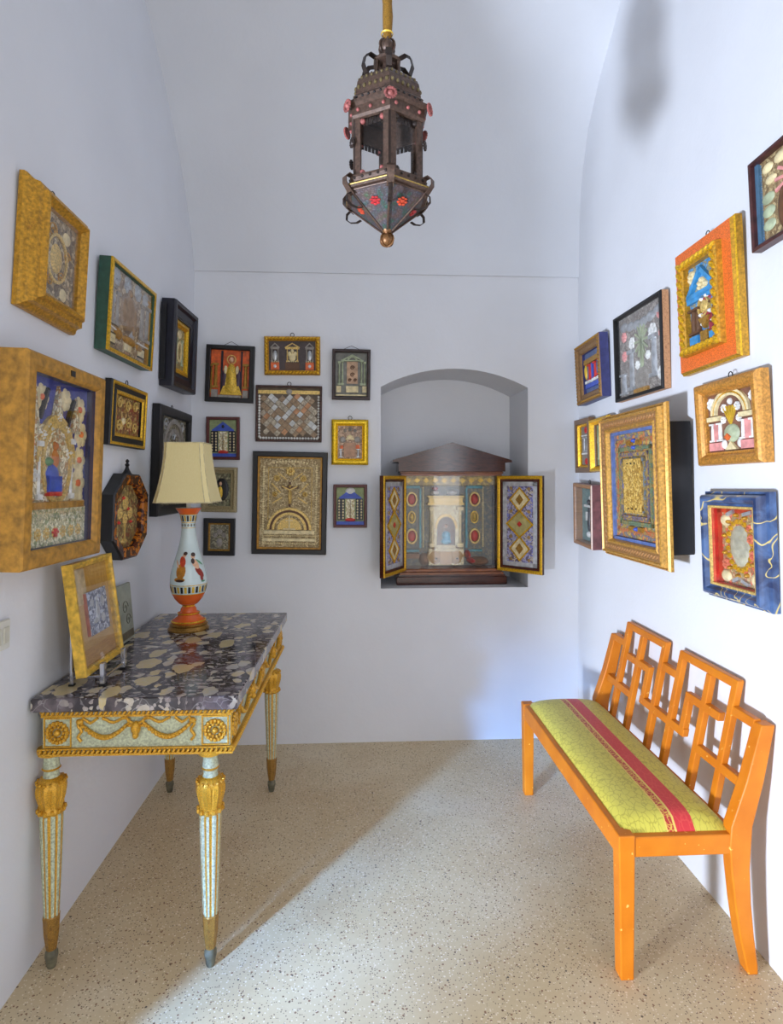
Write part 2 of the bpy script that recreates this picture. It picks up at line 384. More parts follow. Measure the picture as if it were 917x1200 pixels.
    def bb(s, op):
        k, a = op[0], op[1:]; q = s.w/s.h
        if k == 'R': r = (a[0], a[1], a[2], a[3])
        elif k == 'C': r = (a[0]-a[3]*.75, a[1], a[0]+a[3]*.75, a[2])
        elif k == 'A': r = (a[0]-a[2], a[1], a[0]+a[2], a[1]+a[2]*q)
        elif k in 'Tt': r = (a[0], a[2], a[1], a[3])
        elif k in 'EoDd': r = (a[0]-a[2], a[1]-a[3], a[0]+a[2], a[1]+a[3])
        elif k in 'FS': r = (a[0]-a[2], a[1]-a[2]*q, a[0]+a[2], a[1]+a[2]*q)
        else:
            pts = a[1] if k == 'B' else a[2]; e = a[0] if k == 'B' else a[0]/2
            r = (min(p[0] for p in pts)-e, min(p[1] for p in pts)-e*q, max(p[0] for p in pts)+e, max(p[1] for p in pts)+e*q)
        return r
    def part(s, name, m, ops, label=None, smooth=True):
        groups = []
        for op in ops:
            r = s.bb(op); hit = [g for g in groups if any(r[0] <= t_[2]+.002 and t_[0] <= r[2]+.002 and r[1] <= t_[3]+.002 and t_[1] <= r[3]+.002 for _, t_ in g)]
            new = [(op, r)]
            for g in hit: new = g+new; groups.remove(g)
            groups.append(new)
        for g in groups:
            o = s.shapes(MB(), [x[0] for x in g]).build(name, m, s.p, smooth)
            if label: o['label'] = label
        return o
    def each(s, name, m, oplist):
        for op in oplist: s.part(name, m, [op])
    def panel(s, name, m, th=.003, parent=None):
        return MB().box(s.x0-.002, s.x1+.002, -s.yb-.0005, -s.yb+th, s.z0-.002, s.z1+.002).build(name, m, parent or s.p)
    def glass(s, y): return MB().box(s.x0-.001, s.x1+.001, -y-.001, -y+.0005, s.z0-.001, s.z1+.001).build('glass_pane', glassm(), s.p)
def flatp(d, W, lip=.004, rec=.012):
    """plain flat moulding: depth d, width W"""
    return [(0, 0), (0, d-.003), (.003, d), (W-lip, d), (W, d-.003), (W, d-rec), (W, .001)]
def roundp(d, W, rec=.012, n=6, base=.4):
    p = [(0, 0)]
    for i in range(n+1): t = i/n; p.append((W*.9*t, d*(base+(1-base)*math.sin(pi*(.12+.76*t)))))
    return p+[(W, d-.010), (W, max(.002, d-rec-.006)), (W, .001)]
def stepp(d, W, rec=.014): return [(0, 0), (0, d*.8), (W*.12, d*.92), (W*.3, d), (W*.42, d), (W*.55, d*.78), (W*.72, d*.72), (W*.8, d*.86), (W*.93, d*.82), (W, d*.7), (W, max(.002, d-rec)), (W, .001)]
GL, GB, GR = 'framed pictures on the left wall', 'framed pictures on the back wall', 'framed pictures on the right wall'
def picture(name, label, wall, a, z, w, h, tilt, roll, prof, fm, W, yb, fmi=None, cat='picture', poly=None, smooth=False):
    t = thing(name, label, cat, wall_matrix(wall, a, z, tilt, roll), {'L': GL, 'B': GB, 'R': GR}[wall])
    ring(MB(), poly or rect(w, h), prof, fmi).build('frame', fm, t, smooth)
    A = Art(t, -w/2+W, w/2-W, W, h-W, yb); A.W = W; A.fw = w; A.fh = h; return A
def slip(A, m, wd=.007, t=.006, name='inner_slip'):
    b = MB(); pl = [(A.x0, A.z0), (A.x1, A.z0), (A.x1, A.z1), (A.x0, A.z1)]
    ring(b, pl, [(-.001, A.yb), (-.001, A.yb+t), (wd*.5, A.yb+t*1.1), (wd, A.yb+t*.5), (wd, A.yb)]); return b.build(name, m, A.p)
def hook(A, kind='ring', wd=.06, up=.02, y=-.008):
    h = A.fh; b = MB()
    if kind == 'ring':
        b.tube([(.011*math.cos(t*pi/6), y, h+.010+.011*math.sin(t*pi/6)) for t in range(13)], .0018, 6); return b.build('hanging_ring', paint((40, 36, 32), .4, .6), A.p, True)
    b.tube([(-wd, y, h-.004), (0, y+.004, h+up), (wd, y, h-.004)], .0014, 6); return b.build('hanging_wire', paint((52, 46, 40), .4, .6), A.p, True)
def carve(A, w, h, ins, d, r, m, name='carved_border', step=None, sy=1.0, mi=None):
    """row of carved leaves round the frame at distance ins from its edge"""
    b = MB(); pl = inset(rect(w, h), ins); step = step or r*1.7
    for i in range(4):
        p, q = Vector(pl[i]), Vector(pl[(i+1) % 4]); L = (q-p).length; n = max(2, int(L/step)); ang = math.atan2((q-p).y, (q-p).x)
        for k in range(n+(0)):
            c = p+(q-p)*(k/n); M = Matrix.Translation((c.x, -d, c.y)) @ Matrix.Rotation(-ang-.6*(1 if k % 2 else 1), 4, 'Y')
            b.ell((0, 0, 0), (r*1.15, r*.7*sy, r*.5), 8, 5, M=M)
    return b.build(name, m, A.p, True)

# ---- left wall -------------------------------------------------------------
A = picture('framed_picture', 'distressed gold frame with wide sloping moulding, topmost on left wall', 'L', 1.918, 2.040, .335, .388, 2.5, 1.6,
            [(0, 0), (0, .014), (.004, .022), (.012, .028), (.016, .034), (.020, .050), (.034, .055), (.038, .066), (.046, .070), (.052, .064), (.059, .054), (.064, .050), (.064, .03), (.064, .001)], GOLD, .064, .034)
A.panel('relic_panel', FG((150, 132, 100), (120, 108, 92), (172, 158, 130), (98, 84, 66), s=75))
A.each('medallion', CREAM, [('E', .72, .82, .11, .08, .006), ('E', .7, .12, .1, .08, .006)])
A.part('central_oval', PALEGOLD, [('o', .45, .5, .3, .3, .12, .006), ('E', .45, .5, .17, .18, .006)])
A.part('scroll', GOLD, [('S', .3, .2, .1, .005), ('S', .6, .3, .1, .005), ('S', .3, .8, .12, .005), ('S', .75, .6, .1, .005)])
A.glass(.05); hook(A)

A = picture('framed_picture', 'shallow green-sided box frame with thin gold front edge and pale relief scene', 'L', 2.498, 2.030, .462, .347, 3.4, 0,
            [(0, 0), (0, .043), (.0, .050), (.013, .052), (.013, .046), (.018, .044), (.018, .034), (.018, .001)], [paint((46, 82, 66), .5), BRIGHT], .018, .032, [0, 1, 1, 1, 0, 0, 0, 0])
A.panel('relic_panel', FG((168, 148, 122), (146, 128, 108), (186, 172, 146), (128, 108, 88), s=80))
A.each('column', GREY, [('C', .08, .3, .78, .09, .008), ('C', .2, .3, .72, .06, .006), ('C', .78, .3, .78, .09, .008), ('C', .92, .3, .8, .09, .008)])
A.part('pale_flower', SILVER, [('F', .15, .9, .09, .005), ('F', .4, .9, .09, .005), ('F', .65, .9, .09, .005), ('F', .85, .85, .09, .005), ('F', .1, .62, .06, .005), ('F', .55, .28, .07, .005)])
A.part('saint_figure', TAUPE, [('E', .45, .55, .16, .28, .012), ('E', .45, .8, .05, .06, .014), ('E', .33, .55, .06, .2, .014), ('E', .58, .5, .06, .22, .012)])
A.part('gilded_mound', OCHRE, [('E', .25, .22, .1, .07, .008), ('E', .5, .2, .16, .06, .01), ('E', .75, .18, .08, .05, .008), ('R', .9, .02, .99, .9, .004)])
A.part('inscribed_label', CREAM, [('R', .05, .08, .18, .18, .004), ('R', .38, .06, .55, .15, .004), ('R', .72, .08, .88, .18, .004)])
A.part('label_edge', BLACK, [('R', .05, .185, .18, .2, .004), ('R', .05, .06, .18, .075, .004), ('R', .72, .185, .88, .2, .004), ('R', .72, .06, .88, .075, .004)])
A.part('pediment_bar', WHITE, [('L', .014, .005, [(.03, .27), (.25, .24)]), ('L', .014, .005, [(.7, .24), (.97, .24)])])
A.glass(.04)

A = picture('framed_picture', 'deep black box frame with bright gold inner edge beside back left corner', 'L', 3.152, 2.005, .378, .425, 2.4, -1.0,
            [(0, 0), (0, .024), (-.0, .024), (.0, .060), (.004, .070), (.022, .070), (.032, .056), (.062, .050), (.070, .056), (.078, .054), (.078, .03), (.078, .001)], [BLUEBLACK], .078, .03)
slip(A, BRIGHT, .03, .016); A.panel('relic_panel', FG((150, 136, 88), (120, 108, 78), (176, 160, 110), s=80))
A.each('column', SAGE, [('C', .3, .2, .7, .09, .005), ('C', .7, .2, .7, .09, .005)]); A.part('oval_medallion', CREAM, [('E', .5, .78, .14, .08, .006), ('o', .5, .45, .16, .2, .2, .005)])
MB().box(-.2, .2, -.028, -.002, .03, .40).build('backing_box', BLACK, A.p)

# large shrine box on the left wall
A = picture('shrine_box', 'large deep gold shrine box with blue gothic niche holding a robed figure', 'L', 1.838, 1.303, .465, .588, 1.52, .8,
            [(0, 0), (0, .125), (.006, .130), (.036, .132), (.044, .126), (.050, .118), (.050, .07), (.050, .001)], [OCHRE, paint((44, 46, 84), .5)], .050, .090, [0, 0, 0, 0, 0, 1, 1, 1], cat='shrine')
A.ts = .42
A.panel('blue_backing', paint((52, 60, 140), .5))
gf = FG((196, 184, 150), (214, 206, 180), (158, 148, 120), (170, 130, 84), s=110)
A.part('altar_wall', gf, [('R', .0, .26, .74, .62, .022), ('R', .05, .62, .72, .72, .018)])
A.part('niche_arch', PALEGOLD, [('o', .46, .50, .235, .255, .16, .034), ('A', .46, .5, .3, .25, .028, 1.3)])
A.part('niche_recess', paint((150, 140, 112), .5), [('E', .46, .49, .19, .215, .024)])
A.part('robed_figure', BLUE, [('E', .40, .40, .12, .115, .05), ('R', .30, .32, .50, .42, .05)], 'blue robe')
A.part('figure_hem', RED, [('R', .30, .30, .50, .325, .052)]); A.part('figure_torso', paint((184, 110, 52), .5), [('E', .43, .52, .06, .07, .05), ('E', .43, .60, .034, .032, .05)])
A.part('green_sash', GREEN, [('E', .34, .505, .06, .03, .052)])
A.each('spire', gf, [('T', .05, .2, .72, .98, .02), ('T', .38, .56, .72, .97, .026), ('T', .7, .86, .7, .93, .02)])
A.each('spire_roof', BLACK, [('L', .03, .03, [(.2, .76), (.30, .93)]), ('L', .03, .03, [(.62, .74), (.72, .90)]), ('L', .03, .03, [(.02, .84), (.1, .92)])])
A.each('scroll_rosette', CREAM, [('F', .86, .86, .12, .012), ('F', .9, .70, .12, .012), ('F', .88, .53, .12, .012), ('F', .87, .38, .14, .012), ('F', .88, .24, .13, .012), ('F', .25, .88, .11, .012), ('F', .62, .9, .1, .012), ('F', .08, .92, .1, .012)])
A.part('rosette_heart', ORANGE, [('E', .86, .86, .04, .026, .022), ('E', .9, .70, .04, .026, .022), ('E', .88, .53, .04, .026, .022), ('E', .87, .38, .045, .03, .022), ('E', .25, .88, .035, .024, .022), ('E', .1, .6, .05, .06, .03), ('E', .7, .66, .03, .05, .026)])
A.each('twisted_column', WHITE, [('C', .05, .28, .62, .05, .034), ('C', .2, .28, .62, .05, .034), ('C', .7, .28, .66, .05, .034)])
A.part('pearl_flower', WHITE, [('F', .12, .42, .07, .036), ('F', .1, .56, .06, .036), ('F', .66, .57, .06, .036), ('F', .35, .7, .06, .036), ('F', .6, .7, .06, .036), ('F', .25, .66, .05, .036), ('F', .48, .78, .05, .036)])
A.part('shelf_ledge', OCHRE, [('R', .0, .225, .88, .265, .055)])
A.part('lower_garden', FG((206, 200, 168), (178, 176, 140), (140, 150, 110), (222, 214, 190), s=120), [('R', .0, .0, 1., .225, .014)])
A.part('lower_bead_row', CREAM, [('B', .022, [(.02, .2), (.95, .2)]), ('B', .018, [(.02, .16), (.95, .16)])])
A.part('lower_scroll', PALEGOLD, [('F', .1+.13*i, .075, .06, .022) for i in range(7)]); A.part('lower_cross', RED, [('R', .46, .05, .5, .1, .03), ('R', .44, .07, .52, .085, .03)])
A.glass(.116); hook(A)
MB().box(-.012, .012, -.134, -.120, .555, .572).build('door_catch', BLACK, A.p)

A = picture('framed_picture', 'small black frame with gold lines around dense gilt scrollwork, left wall', 'L', 2.541, 1.678, .372, .257, 2.7, .7,
            [(0, 0), (0, .024), (.004, .030), (.012, .031), (.016, .026), (.034, .026), (.038, .031), (.048, .030), (.052, .024), (.052, .014), (.052, .001)], [BLACK, BRIGHT], .052, .014, [0, 0, 1, 1, 0, 0, 1, 1, 0, 0, 0, 0, 0])
A.panel('relic_panel', FG((150, 112, 58), (112, 84, 48), (180, 150, 96), (130, 60, 44), s=80))
A.part('scroll', PALEGOLD, [('S', .2, .2, .1, .008), ('S', .8, .2, .1, .008), ('S', .2, .8, .1, .008), ('S', .8, .8, .1, .008), ('S', .5, .75, .1, .008), ('S', .55, .3, .1, .008)]); A.part('medallion', CREAM, [('E', .38, .35, .07, .1, .008)]); hook(A, up=.012)

A = picture('framed_picture', 'tall black frame with silvery relief, partly hidden behind the table lamp', 'L', 3.130, 1.365, .506, .538, 1.8, .3,
            [(0, 0), (0, .022), (.0, .034), (.006, .040), (.040, .040), (.046, .034), (.046, .02), (.046, .001)], BLACK, .046, .018)
A.panel('relic_panel', FG((128, 124, 104), (98, 94, 80), (150, 146, 124), (70, 66, 56), s=75))
A.part('arch', GREY, [('A', .5, .62, .4, .34, .01), ('A', .5, .62, .28, .23, .01)]); A.each('column', GREY, [('C', .14, .1, .62, .08, .01), ('C', .86, .1, .62, .08, .01)])
A.part('figure', TAUPE, [('E', .5, .4, .14, .22, .014), ('E', .5, .66, .06, .06, .014)]); A.part('scroll', SILVER, [('S', .2, .9, .09, .008), ('S', .8, .9, .09, .008), ('S', .5, .8, .08, .008)]); hook(A, up=.02, wd=.02)

w_, h_ = .360, .350
po = octo(w_, h_, .105, .085)
A = picture('octagonal_frame', 'octagonal tortoiseshell frame with black sides on left wall above the table', 'L', 2.534, 1.217, w_, h_, 1.55, 1.4,
            [(0, 0), (0, .046), (.006, .052), (.040, .048), (.046, .040), (.046, .02), (.046, .001)], [paint((26, 26, 26), .35), None], .05, .02, [0, 0, 1, 1, 1, 0, 0], poly=po)
s = NT('tortoiseshell'); nz = s.new('ShaderNodeTexNoise', Scale=34, Detail=3, Distortion=1.2); s.l(s.co(), nz.inputs['Vector'])
s.col(s.ramp(nz.outputs[0], [(.42, (50, 22, 16)), (.52, (96, 44, 22)), (.58, (190, 110, 30))])); TORT = s.fin(.2)
A.p.children[0].data.materials[1] = TORT
b = MB(); b.prism(inset(po, .044), -.022, -.004); b.build('relic_panel', FG((140, 120, 70), (108, 92, 60), (170, 150, 96), (120, 66, 44), s=85), A.p)
A.part('flower_spray', PALEGOLD, [('F', .5, .72, .12, .008), ('F', .3, .55, .1, .008), ('F', .7, .55, .1, .008), ('F', .5, .45, .1, .008), ('R', .48, .1, .52, .45, .006), ('E', .5, .08, .12, .05, .01)])
A.part('red_berry', RED, [('E', .25, .4, .03, .03, .012), ('E', .6, .62, .03, .03, .012), ('E', .72, .4, .03, .03, .012), ('E', .4, .8, .03, .03, .012)])
b = MB(); b.lathe([(.026, .346), (.016, .356), (.008, .372), (.006, .382), (.010, .388), (.004, .396), (.008, .404), (.002, .412)], 10, Matrix.Translation((0, -.024, 0))); b.build('finial', BLACK, A.p, True)

# ---- back wall -------------------------------------------------------------
A = picture('framed_picture', 'dark frame with gold robed saint between columns on orange ground', 'B', -.755, 1.986, .273, .325, 1.1, 2.2, flatp(.034, .026), BLACK, .026, .012)
A.panel('orange_ground', paint((214, 96, 44), .5, 0, .2)); A.each('column', DIMGOLD, [('C', .13, .2, .72, .1, .012), ('C', .9, .2, .72, .1, .012), ('C', .02, .1, .7, .05, .01)])
A.each('canopy_post', BLUEBLACK, [('R', .26, .02, .31, .98, .008), ('R', .77, .02, .81, .98, .008)])
A.part('saint_robe', aged_gold((206, 170, 62), (110, 80, 30), .3, 30), [('T', .26, .82, .06, .72, .012), ('E', .53, .42, .15, .30, .02), ('E', .53, .2, .22, .14, .018)])
A.part('saint_head', SKIN, [('E', .53, .80, .07, .065, .02)]); A.part('halo', PALEGOLD, [('o', .53, .80, .12, .1, .2, .01)]); A.part('sleeve', CREAM, [('E', .38, .58, .05, .1, .02), ('E', .68, .58, .05, .1, .02)])
A.part('pedestal', GREY, [('R', .22, .0, .8, .05, .016), ('R', .04, .0, .2, .16, .012), ('R', .84, .0, .98, .16, .012)]); A.part('mantle', paint((70, 52, 70), .5), [('E', .36, .36, .08, .26, .014), ('E', .71, .36, .08, .26, .014)])
hook(A, 'wire', .055, .026)

A = picture('framed_picture', 'small wide gold frame with spiral carving and three tabernacles, topmost on back wall', 'B', -.393, 2.147, .321, .222, 1.7, -.2, roundp(.028, .026), GOLD, .026, .010)
carve(A, .321, .222, .013, .028, .011, BRIGHT, 'spiral_carving')
A.panel('dark_ground', paint((76, 66, 66), .6))
for u, w2 in ((.13, .18), (.5, .3), (.87, .18)):
    A.part('tabernacle', GREY if u != .5 else PALEGOLD, [('t', u-w2/2, u+w2/2, .78, .92, .02, .006), ('C', u-w2*.36, .3, .76, .03, .006), ('C', u+w2*.36, .3, .76, .03, .006), ('R', u-w2/2, .72, u+w2/2, .78, .005)])
    A.part('tabernacle_base', ORANGE if u != .5 else BROWN, [('R', u-w2/2, .02, u+w2/2, .27, .006)])
A.each('side_medallion', SILVER, [('E', .13, .5, .05, .18, .006), ('E', .87, .5, .05, .18, .006), ('E', .13, .14, .05, .09, .008), ('E', .87, .14, .05, .09, .008)])
A.part('cream_figure', CREAM, [('E', .5, .45, .08, .14, .012), ('E', .5, .66, .035, .07, .012), ('E', .44, .56, .04, .09, .01), ('E', .56, .56, .04, .09, .01)]); A.part('pearl', CREAM, [('B', .018, [(.05, .3), (.22, .3)]), ('B', .018, [(.78, .3), (.95, .3)]), ('B', .02, [(.36, .31), (.64, .31)])])
hook(A, up=.012)

A = picture('framed_picture', 'small dark frame with grey temple doorway, hung by wire left of niche top', 'B', -.054, 2.005, .221, .291, 1.7, .6, flatp(.034, .018), paint((48, 32, 30), .4, 0, .3), .018, .006)
A.panel('grey_ground', paint((124, 124, 118), .6)); A.part('pediment', SAGE, [('t', .2, .86, .82, .95, .035, .012), ('A', .53, .82, .16, .1, .01)])
A.each('column', SAGE, [('C', .12, .26, .8, .06, .012), ('C', .22, .26, .84, .06, .012), ('C', .82, .26, .84, .06, .012), ('C', .92, .26, .8, .06, .012)])
A.part('door_panel', paint((186, 152, 122), .5), [('R', .36, .3, .7, .8, .006)]); A.part('altar_front', CREAM, [('R', .34, .1, .72, .24, .012), ('R', .04, .1, .18, .24, .012), ('R', .85, .1, .98, .24, .012), ('R', .02, .02, .98, .05, .014)])
A.part('scroll_ornament', BROWN, [('S', .53, .66, .07, .008), ('S', .53, .5, .07, .008), ('S', .45, .38, .05, .008), ('S', .62, .38, .05, .008)]); hook(A, 'wire', .06, .024)

A = picture('framed_picture', 'dark thin frame filled with diagonal rows of pale paper tiles', 'B', -.415, 1.759, .379, .325, 1.3, .7, flatp(.024, .012), paint((66, 40, 34), .4, 0, .3), .012, .008)
A.panel('panel_ground', paint((96, 82, 66), .6)); A.part('ribbon_band', PALEGOLD, [('R', .0, .88, 1., .95, .004)], smooth=False)
A.part('seal', GREY, [('E', .5, .92, .06, .055, .008)])
random.seed(3)
tl = {0: [], 1: [], 2: [], 3: []}
for i in range(-8, 14):
    for j in range(-8, 14):
        u = .5+(i-2.5)*.062+(j-2.5)*.058; v = .45+(i-2.5)*.085-(j-2.5)*.06
        if .08 < u < .92 and .1 < v < .84: tl[random.choices([0, 1, 2, 3], [6, 5, 1, 2])[0]].append((u, v))
for q, m in enumerate((GREY, TAUPE, ORANGE, SILVER)):
    for (u, v) in tl[q]:
        M = Matrix.Translation((A.X(u), -A.yb, A.Z(v))) @ Matrix.Rotation(R(41), 4, 'Y'); b = MB(); b.box(-.0128, .0128, -.004, 0, -.0155, .0155, M=M)
        b.build('paper_tile', [FG((158, 148, 132), (140, 132, 116), (176, 166, 146), s=120), FG((150, 128, 102), (134, 114, 92), s=120), paint((190, 140, 100), .5), paint((196, 198, 196), .4)][q], A.p)
A.part('bead_border', WHITE, [('B', .022, [(.02, .86), (.02, .03), (.98, .03), (.98, .86)])]); hook(A, up=.004)

def tabernacle_picture(label, a, z, w, h, roll, shelltop):
    A = picture('framed_picture', label, 'B', a, z, w, h, 1.7, roll, flatp(.028, .017), DARKRED, .017, .010)
    A.panel('green_ground', paint((146, 158, 112), .6)); A.part('roof', BLUE, [('T', .12, .88, .74, .95, .008), ('R', .1, .7, .9, .74, .01)])
    A.part('roof_eye', WHITE if shelltop else BLACK, [('E', .5, .9 if shelltop else .82, .18 if shelltop else .07, .1 if shelltop else .06, .012)])
    A.part('dark_side_panel', BLUEBLACK, [('R', .04, .12, .3, .7, .004), ('R', .7, .12, .96, .7, .004)])
    A.each('pearl_column', CREAM, [('B', .048, [(u, .14), (u, .68)]) for u in (.1, .24, .76, .9)])
    A.part('central_panel', FG((196, 190, 160), (176, 160, 120), (214, 208, 186), s=120), [('R', .34, .12, .66, .68, .006)], smooth=False)
    A.part('red_cushion', RED, [('E', .5, .13, .2, .06, .012)]); A.part('blue_step', BLUE, [('R', .0, .0, 1., .09, .01)]); A.part('panel_rib', BROWN, [('R', .49, .15, .51, .66, .009)]); return A
A = tabernacle_picture('small dark red frame with blue-roofed tabernacle, upper right of the lampshade', -.790, 1.655, .188, .246, .5, False)

A = picture('framed_picture', 'bright plain gold frame with pale pinkish relic panel, left of niche', 'B', -.061, 1.626, .213, .263, 1.7, .3, roundp(.034, .036, .02), aged_gold((232, 182, 36), (150, 98, 20), .3, 26, .3, .5), .036, .010, smooth=True)
A.panel('relic_panel', FG((164, 142, 122), (140, 116, 100), (184, 160, 138), s=100)); A.part('winged_shield', CREAM, [('T', .3, .7, .58, .74, .01), ('E', .5, .66, .14, .06, .012)])
A.part('altar_block', paint((178, 138, 110), .5), [('R', .26, .06, .74, .48, .008)]); A.each('pillar', SILVER, [('C', .12, .04, .3, .1, .01), ('C', .84, .04, .3, .1, .01)])
A.part('side_boss', GREY, [('E', .2, .58, .14, .1, .01), ('E', .8, .58, .14, .1, .01), ('F', .5, .9, .1, .006), ('F', .3, .86, .08, .006), ('F', .7, .86, .08, .006)]); A.part('orange_patch', ORANGE, [('R', .74, .3, .9, .42, .01), ('R', .1, .3, .22, .4, .01)]); hook(A, up=.01)

A = picture('framed_picture', 'largest frame on back wall, black with gold-toned crucifix above an arch', 'B', -.413, 1.108, .427, .593, 1.4, 1.1,
            [(0, 0), (0, .026), (.004, .032), (.026, .032), (.030, .028), (.032, .024), (.040, .024), (.041, .016), (.041, .001)], [BLACK, OCHRE], .041, .012, [0, 0, 0, 0, 1, 1, 1, 0, 0])
A.panel('scrollwork_ground', FG((164, 146, 108), (146, 128, 90), (186, 170, 132), (128, 110, 76), s=120))
A.part('rope_border', CREAM, [('B', .02, [(.06, .92), (.06, .22)]), ('B', .02, [(.94, .92), (.94, .06)]), ('B', .022, [(.2, .95), (.35, .97), (.5, .975), (.65, .97), (.8, .95)]), ('B', .018, [(.06, .22), (.06, .04), (.94, .04)])])
A.part('inner_bead_line', PALEGOLD, [('B', .010, [(.14, .9), (.14, .3)]), ('B', .010, [(.86, .9), (.86, .3)]), ('B', .01, [(.14, .9), (.86, .9)])])
A.part('arch', PALEGOLD, [('A', .5, .2, .37, .33, .016), ('A', .5, .2, .29, .25, .016), ('A', .5, .2, .2, 0, .008)]); A.part('arch_brown_band', BROWN, [('A', .5, .2, .33, .29, .010)])  # plain brown band in low relief between the two outer arch rings
A.part('arch_bead', CREAM, [('B', .013, [(.5+.31*math.cos(pi*i/12), .2+.31*.69*math.sin(pi*i/12)) for i in range(13)])])
A.part('step', CREAM, [('R', .08, .15, .92, .19, .014), ('R', .06, .07, .94, .1, .014), ('B', .014, [(.08, .13), (.92, .13)])])
A.part('cross', BROWN, [('R', .485, .46, .515, .74, .014), ('R', .36, .665, .64, .69, .014)]); A.part('corpus', PALEGOLD, [('E', .5, .57, .032, .1, .026), ('E', .5, .69, .022, .022, .03), ('L', .022, .022, [(.38, .69), (.5, .65)]), ('L', .022, .022, [(.5, .65), (.62, .69)])])
A.part('fan_leaf', PALEGOLD, [('L', .018, .008, [(.3, .84), (.44, .77)]), ('L', .018, .008, [(.7, .84), (.56, .77)]), ('L', .02, .008, [(.2, .72), (.34, .62)]), ('L', .02, .008, [(.8, .72), (.66, .62)]), ('L', .02, .008, [(.22, .5), (.36, .56)]), ('L', .02, .008, [(.78, .5), (.64, .56)]), ('F', .5, .86, .08, .01), ('F', .28, .78, .06, .01), ('F', .72, .78, .06, .01), ('F', .25, .6, .05, .01), ('F', .75, .6, .05, .01)])
A.part('arch_figure', CREAM, [('R', .49, .2, .51, .36, .016), ('R', .44, .3, .56, .31, .016), ('R', .4, .2, .6, .215, .016)])

A = tabernacle_picture('small dark red frame with blue-roofed tabernacle and white shell, beside cabinet', -.059, 1.261, .195, .251, .2, True)

A = picture('framed_picture', 'small worn grey-gold frame with dark figure, half behind the lampshade', 'B', -.813, 1.354, .200, .258, 1.6, 1.4, stepp(.032, .036), aged_gold((150, 136, 100), (92, 80, 56), .4, 40, .5, .1), .036, .012)
A.panel('relic_panel', FG((110, 110, 84), (86, 84, 66), (140, 136, 108), s=100)); A.part('dark_oval', BLACK, [('E', .6, .5, .32, .36, .006)]); A.part('figure_robe', YELLOW, [('E', .55, .42, .12, .2, .014)]); A.part('figure_head', SKIN, [('E', .55, .68, .07, .07, .014)])

A = picture('framed_picture', 'small plain black frame with gold slip and grey relief, lowest on back wall', 'B', -.812, 1.104, .176, .213, 1.6, 1.2, flatp(.030, .026), BLACK, .026, .012)
slip(A, DIMGOLD, .010, .008); A.panel('relic_panel', FG((120, 116, 96), (90, 88, 76), (150, 146, 124), s=110)); A.part('flower_vase', GREY, [('E', .5, .3, .14, .16, .01), ('F', .5, .68, .14, .008), ('F', .3, .56, .12, .008), ('F', .7, .56, .12, .008)])

# ---- right wall -------------------------------------------------------------
A = picture('framed_picture', 'dark brown frame with shells and feathery fans, cut by the right edge', 'R', 1.70, 2.285, .345, .290, 1.6, -2.0, flatp(.034, .013), paint((70, 38, 38), .35, 0, .25), .013, .010)
A.panel('relic_panel', FG((140, 118, 84), (118, 98, 70), (164, 146, 108), s=80)); A.part('blue_border', paint((72, 104, 128), .5), [('R', .0, .0, .05, 1., .008), ('B', .012, [(.06, .02), (.06, .98)])])
A.each('leaf', SAGE, [('E', .15, .2+.16*i, .09, .07, .008) for i in range(3)]); A.each('shell', CREAM, [('E', .16, .88, .08, .06, .008), ('E', .36, .9, .11, .07, .01), ('E', .2, .72, .08, .05, .01), ('E', .52, .12, .14, .1, .01)])
A.part('fan', PINK, [('L', .03, .006, [(.55, .6), (.55+.28*math.cos(t), .6+.3*math.sin(t))]) for t in [i*.42 for i in range(15)]]); A.part('trunk', BROWN, [('E', .36, .3, .08, .26, .012)]); A.part('cross', CREAM, [('R', .6, .72, .64, .98, .008), ('R', .5, .86, .74, .9, .008)])

A = picture('framed_picture', 'orange outer frame with carved gold border around a blue temple scene', 'R', 2.114, 1.955, .368, .480, 2.3, -1.3,
            [(0, 0), (0, .024), (.004, .028), (.008, .034), (.010, .038), (.060, .038), (.062, .058), (.067, .066), (.086, .064), (.092, .056), (.092, .03), (.092, .001)], [BRIGHT, aged_gold((214, 104, 40), (170, 64, 28), .38, 60, .5, 0), GOLD], .092, .034, [2, 0, 2, 2, 1, 2, 2, 2, 2, 2, 2, 2])
carve(A, .368, .480, .077, .064, .018, BRIGHT, 'carved_leaf_border', .030)
A.panel('blue_ground', FG((70, 130, 180), (96, 150, 190), (140, 140, 120), s=70)); A.part('temple_gable', SKY, [('t', .02, .98, .62, .92, .09, .016), ('R', .0, .54, 1., .62, .014)])
A.part('gable_flower', CREAM, [('F', .5, .72, .16, .016), ('F', .12, .88, .14, .01), ('F', .9, .9, .12, .01)]); A.each('column', BROWN, [('C', .15, .14, .46, .14, .016), ('C', .32, .14, .46, .12, .016), ('C', .88, .2, .46, .14, .016)])
A.part('medallion', PALEGOLD, [('E', .55, .44, .15, .10, .018), ('o', .55, .44, .19, .13, .2, .014)]); A.part('red_drape', paint((150, 50, 60), .5), [('E', .6, .52, .14, .06, .012), ('E', .62, .34, .2, .06, .012), ('R', .7, .12, .84, .3, .01)])
A.part('bead_cluster', WHITE, [('E', .5, .53, .05, .03, .02), ('E', .66, .55, .05, .03, .02), ('E', .45, .34, .05, .03, .02), ('E', .75, .35, .05, .03, .02), ('E', .5, .22, .05, .03, .02), ('E', .84, .22, .05, .03, .02)])
A.part('altar_cup', DIMGOLD, [('T', .4, .76, .3, .16, .018), ('R', .42, .02, .66, .14, .014)]); A.part('blue_plinth', SKY, [('R', .02, .02, .3, .12, .012), ('R', .7, .02, .98, .1, .012)]); hook(A, up=.01)

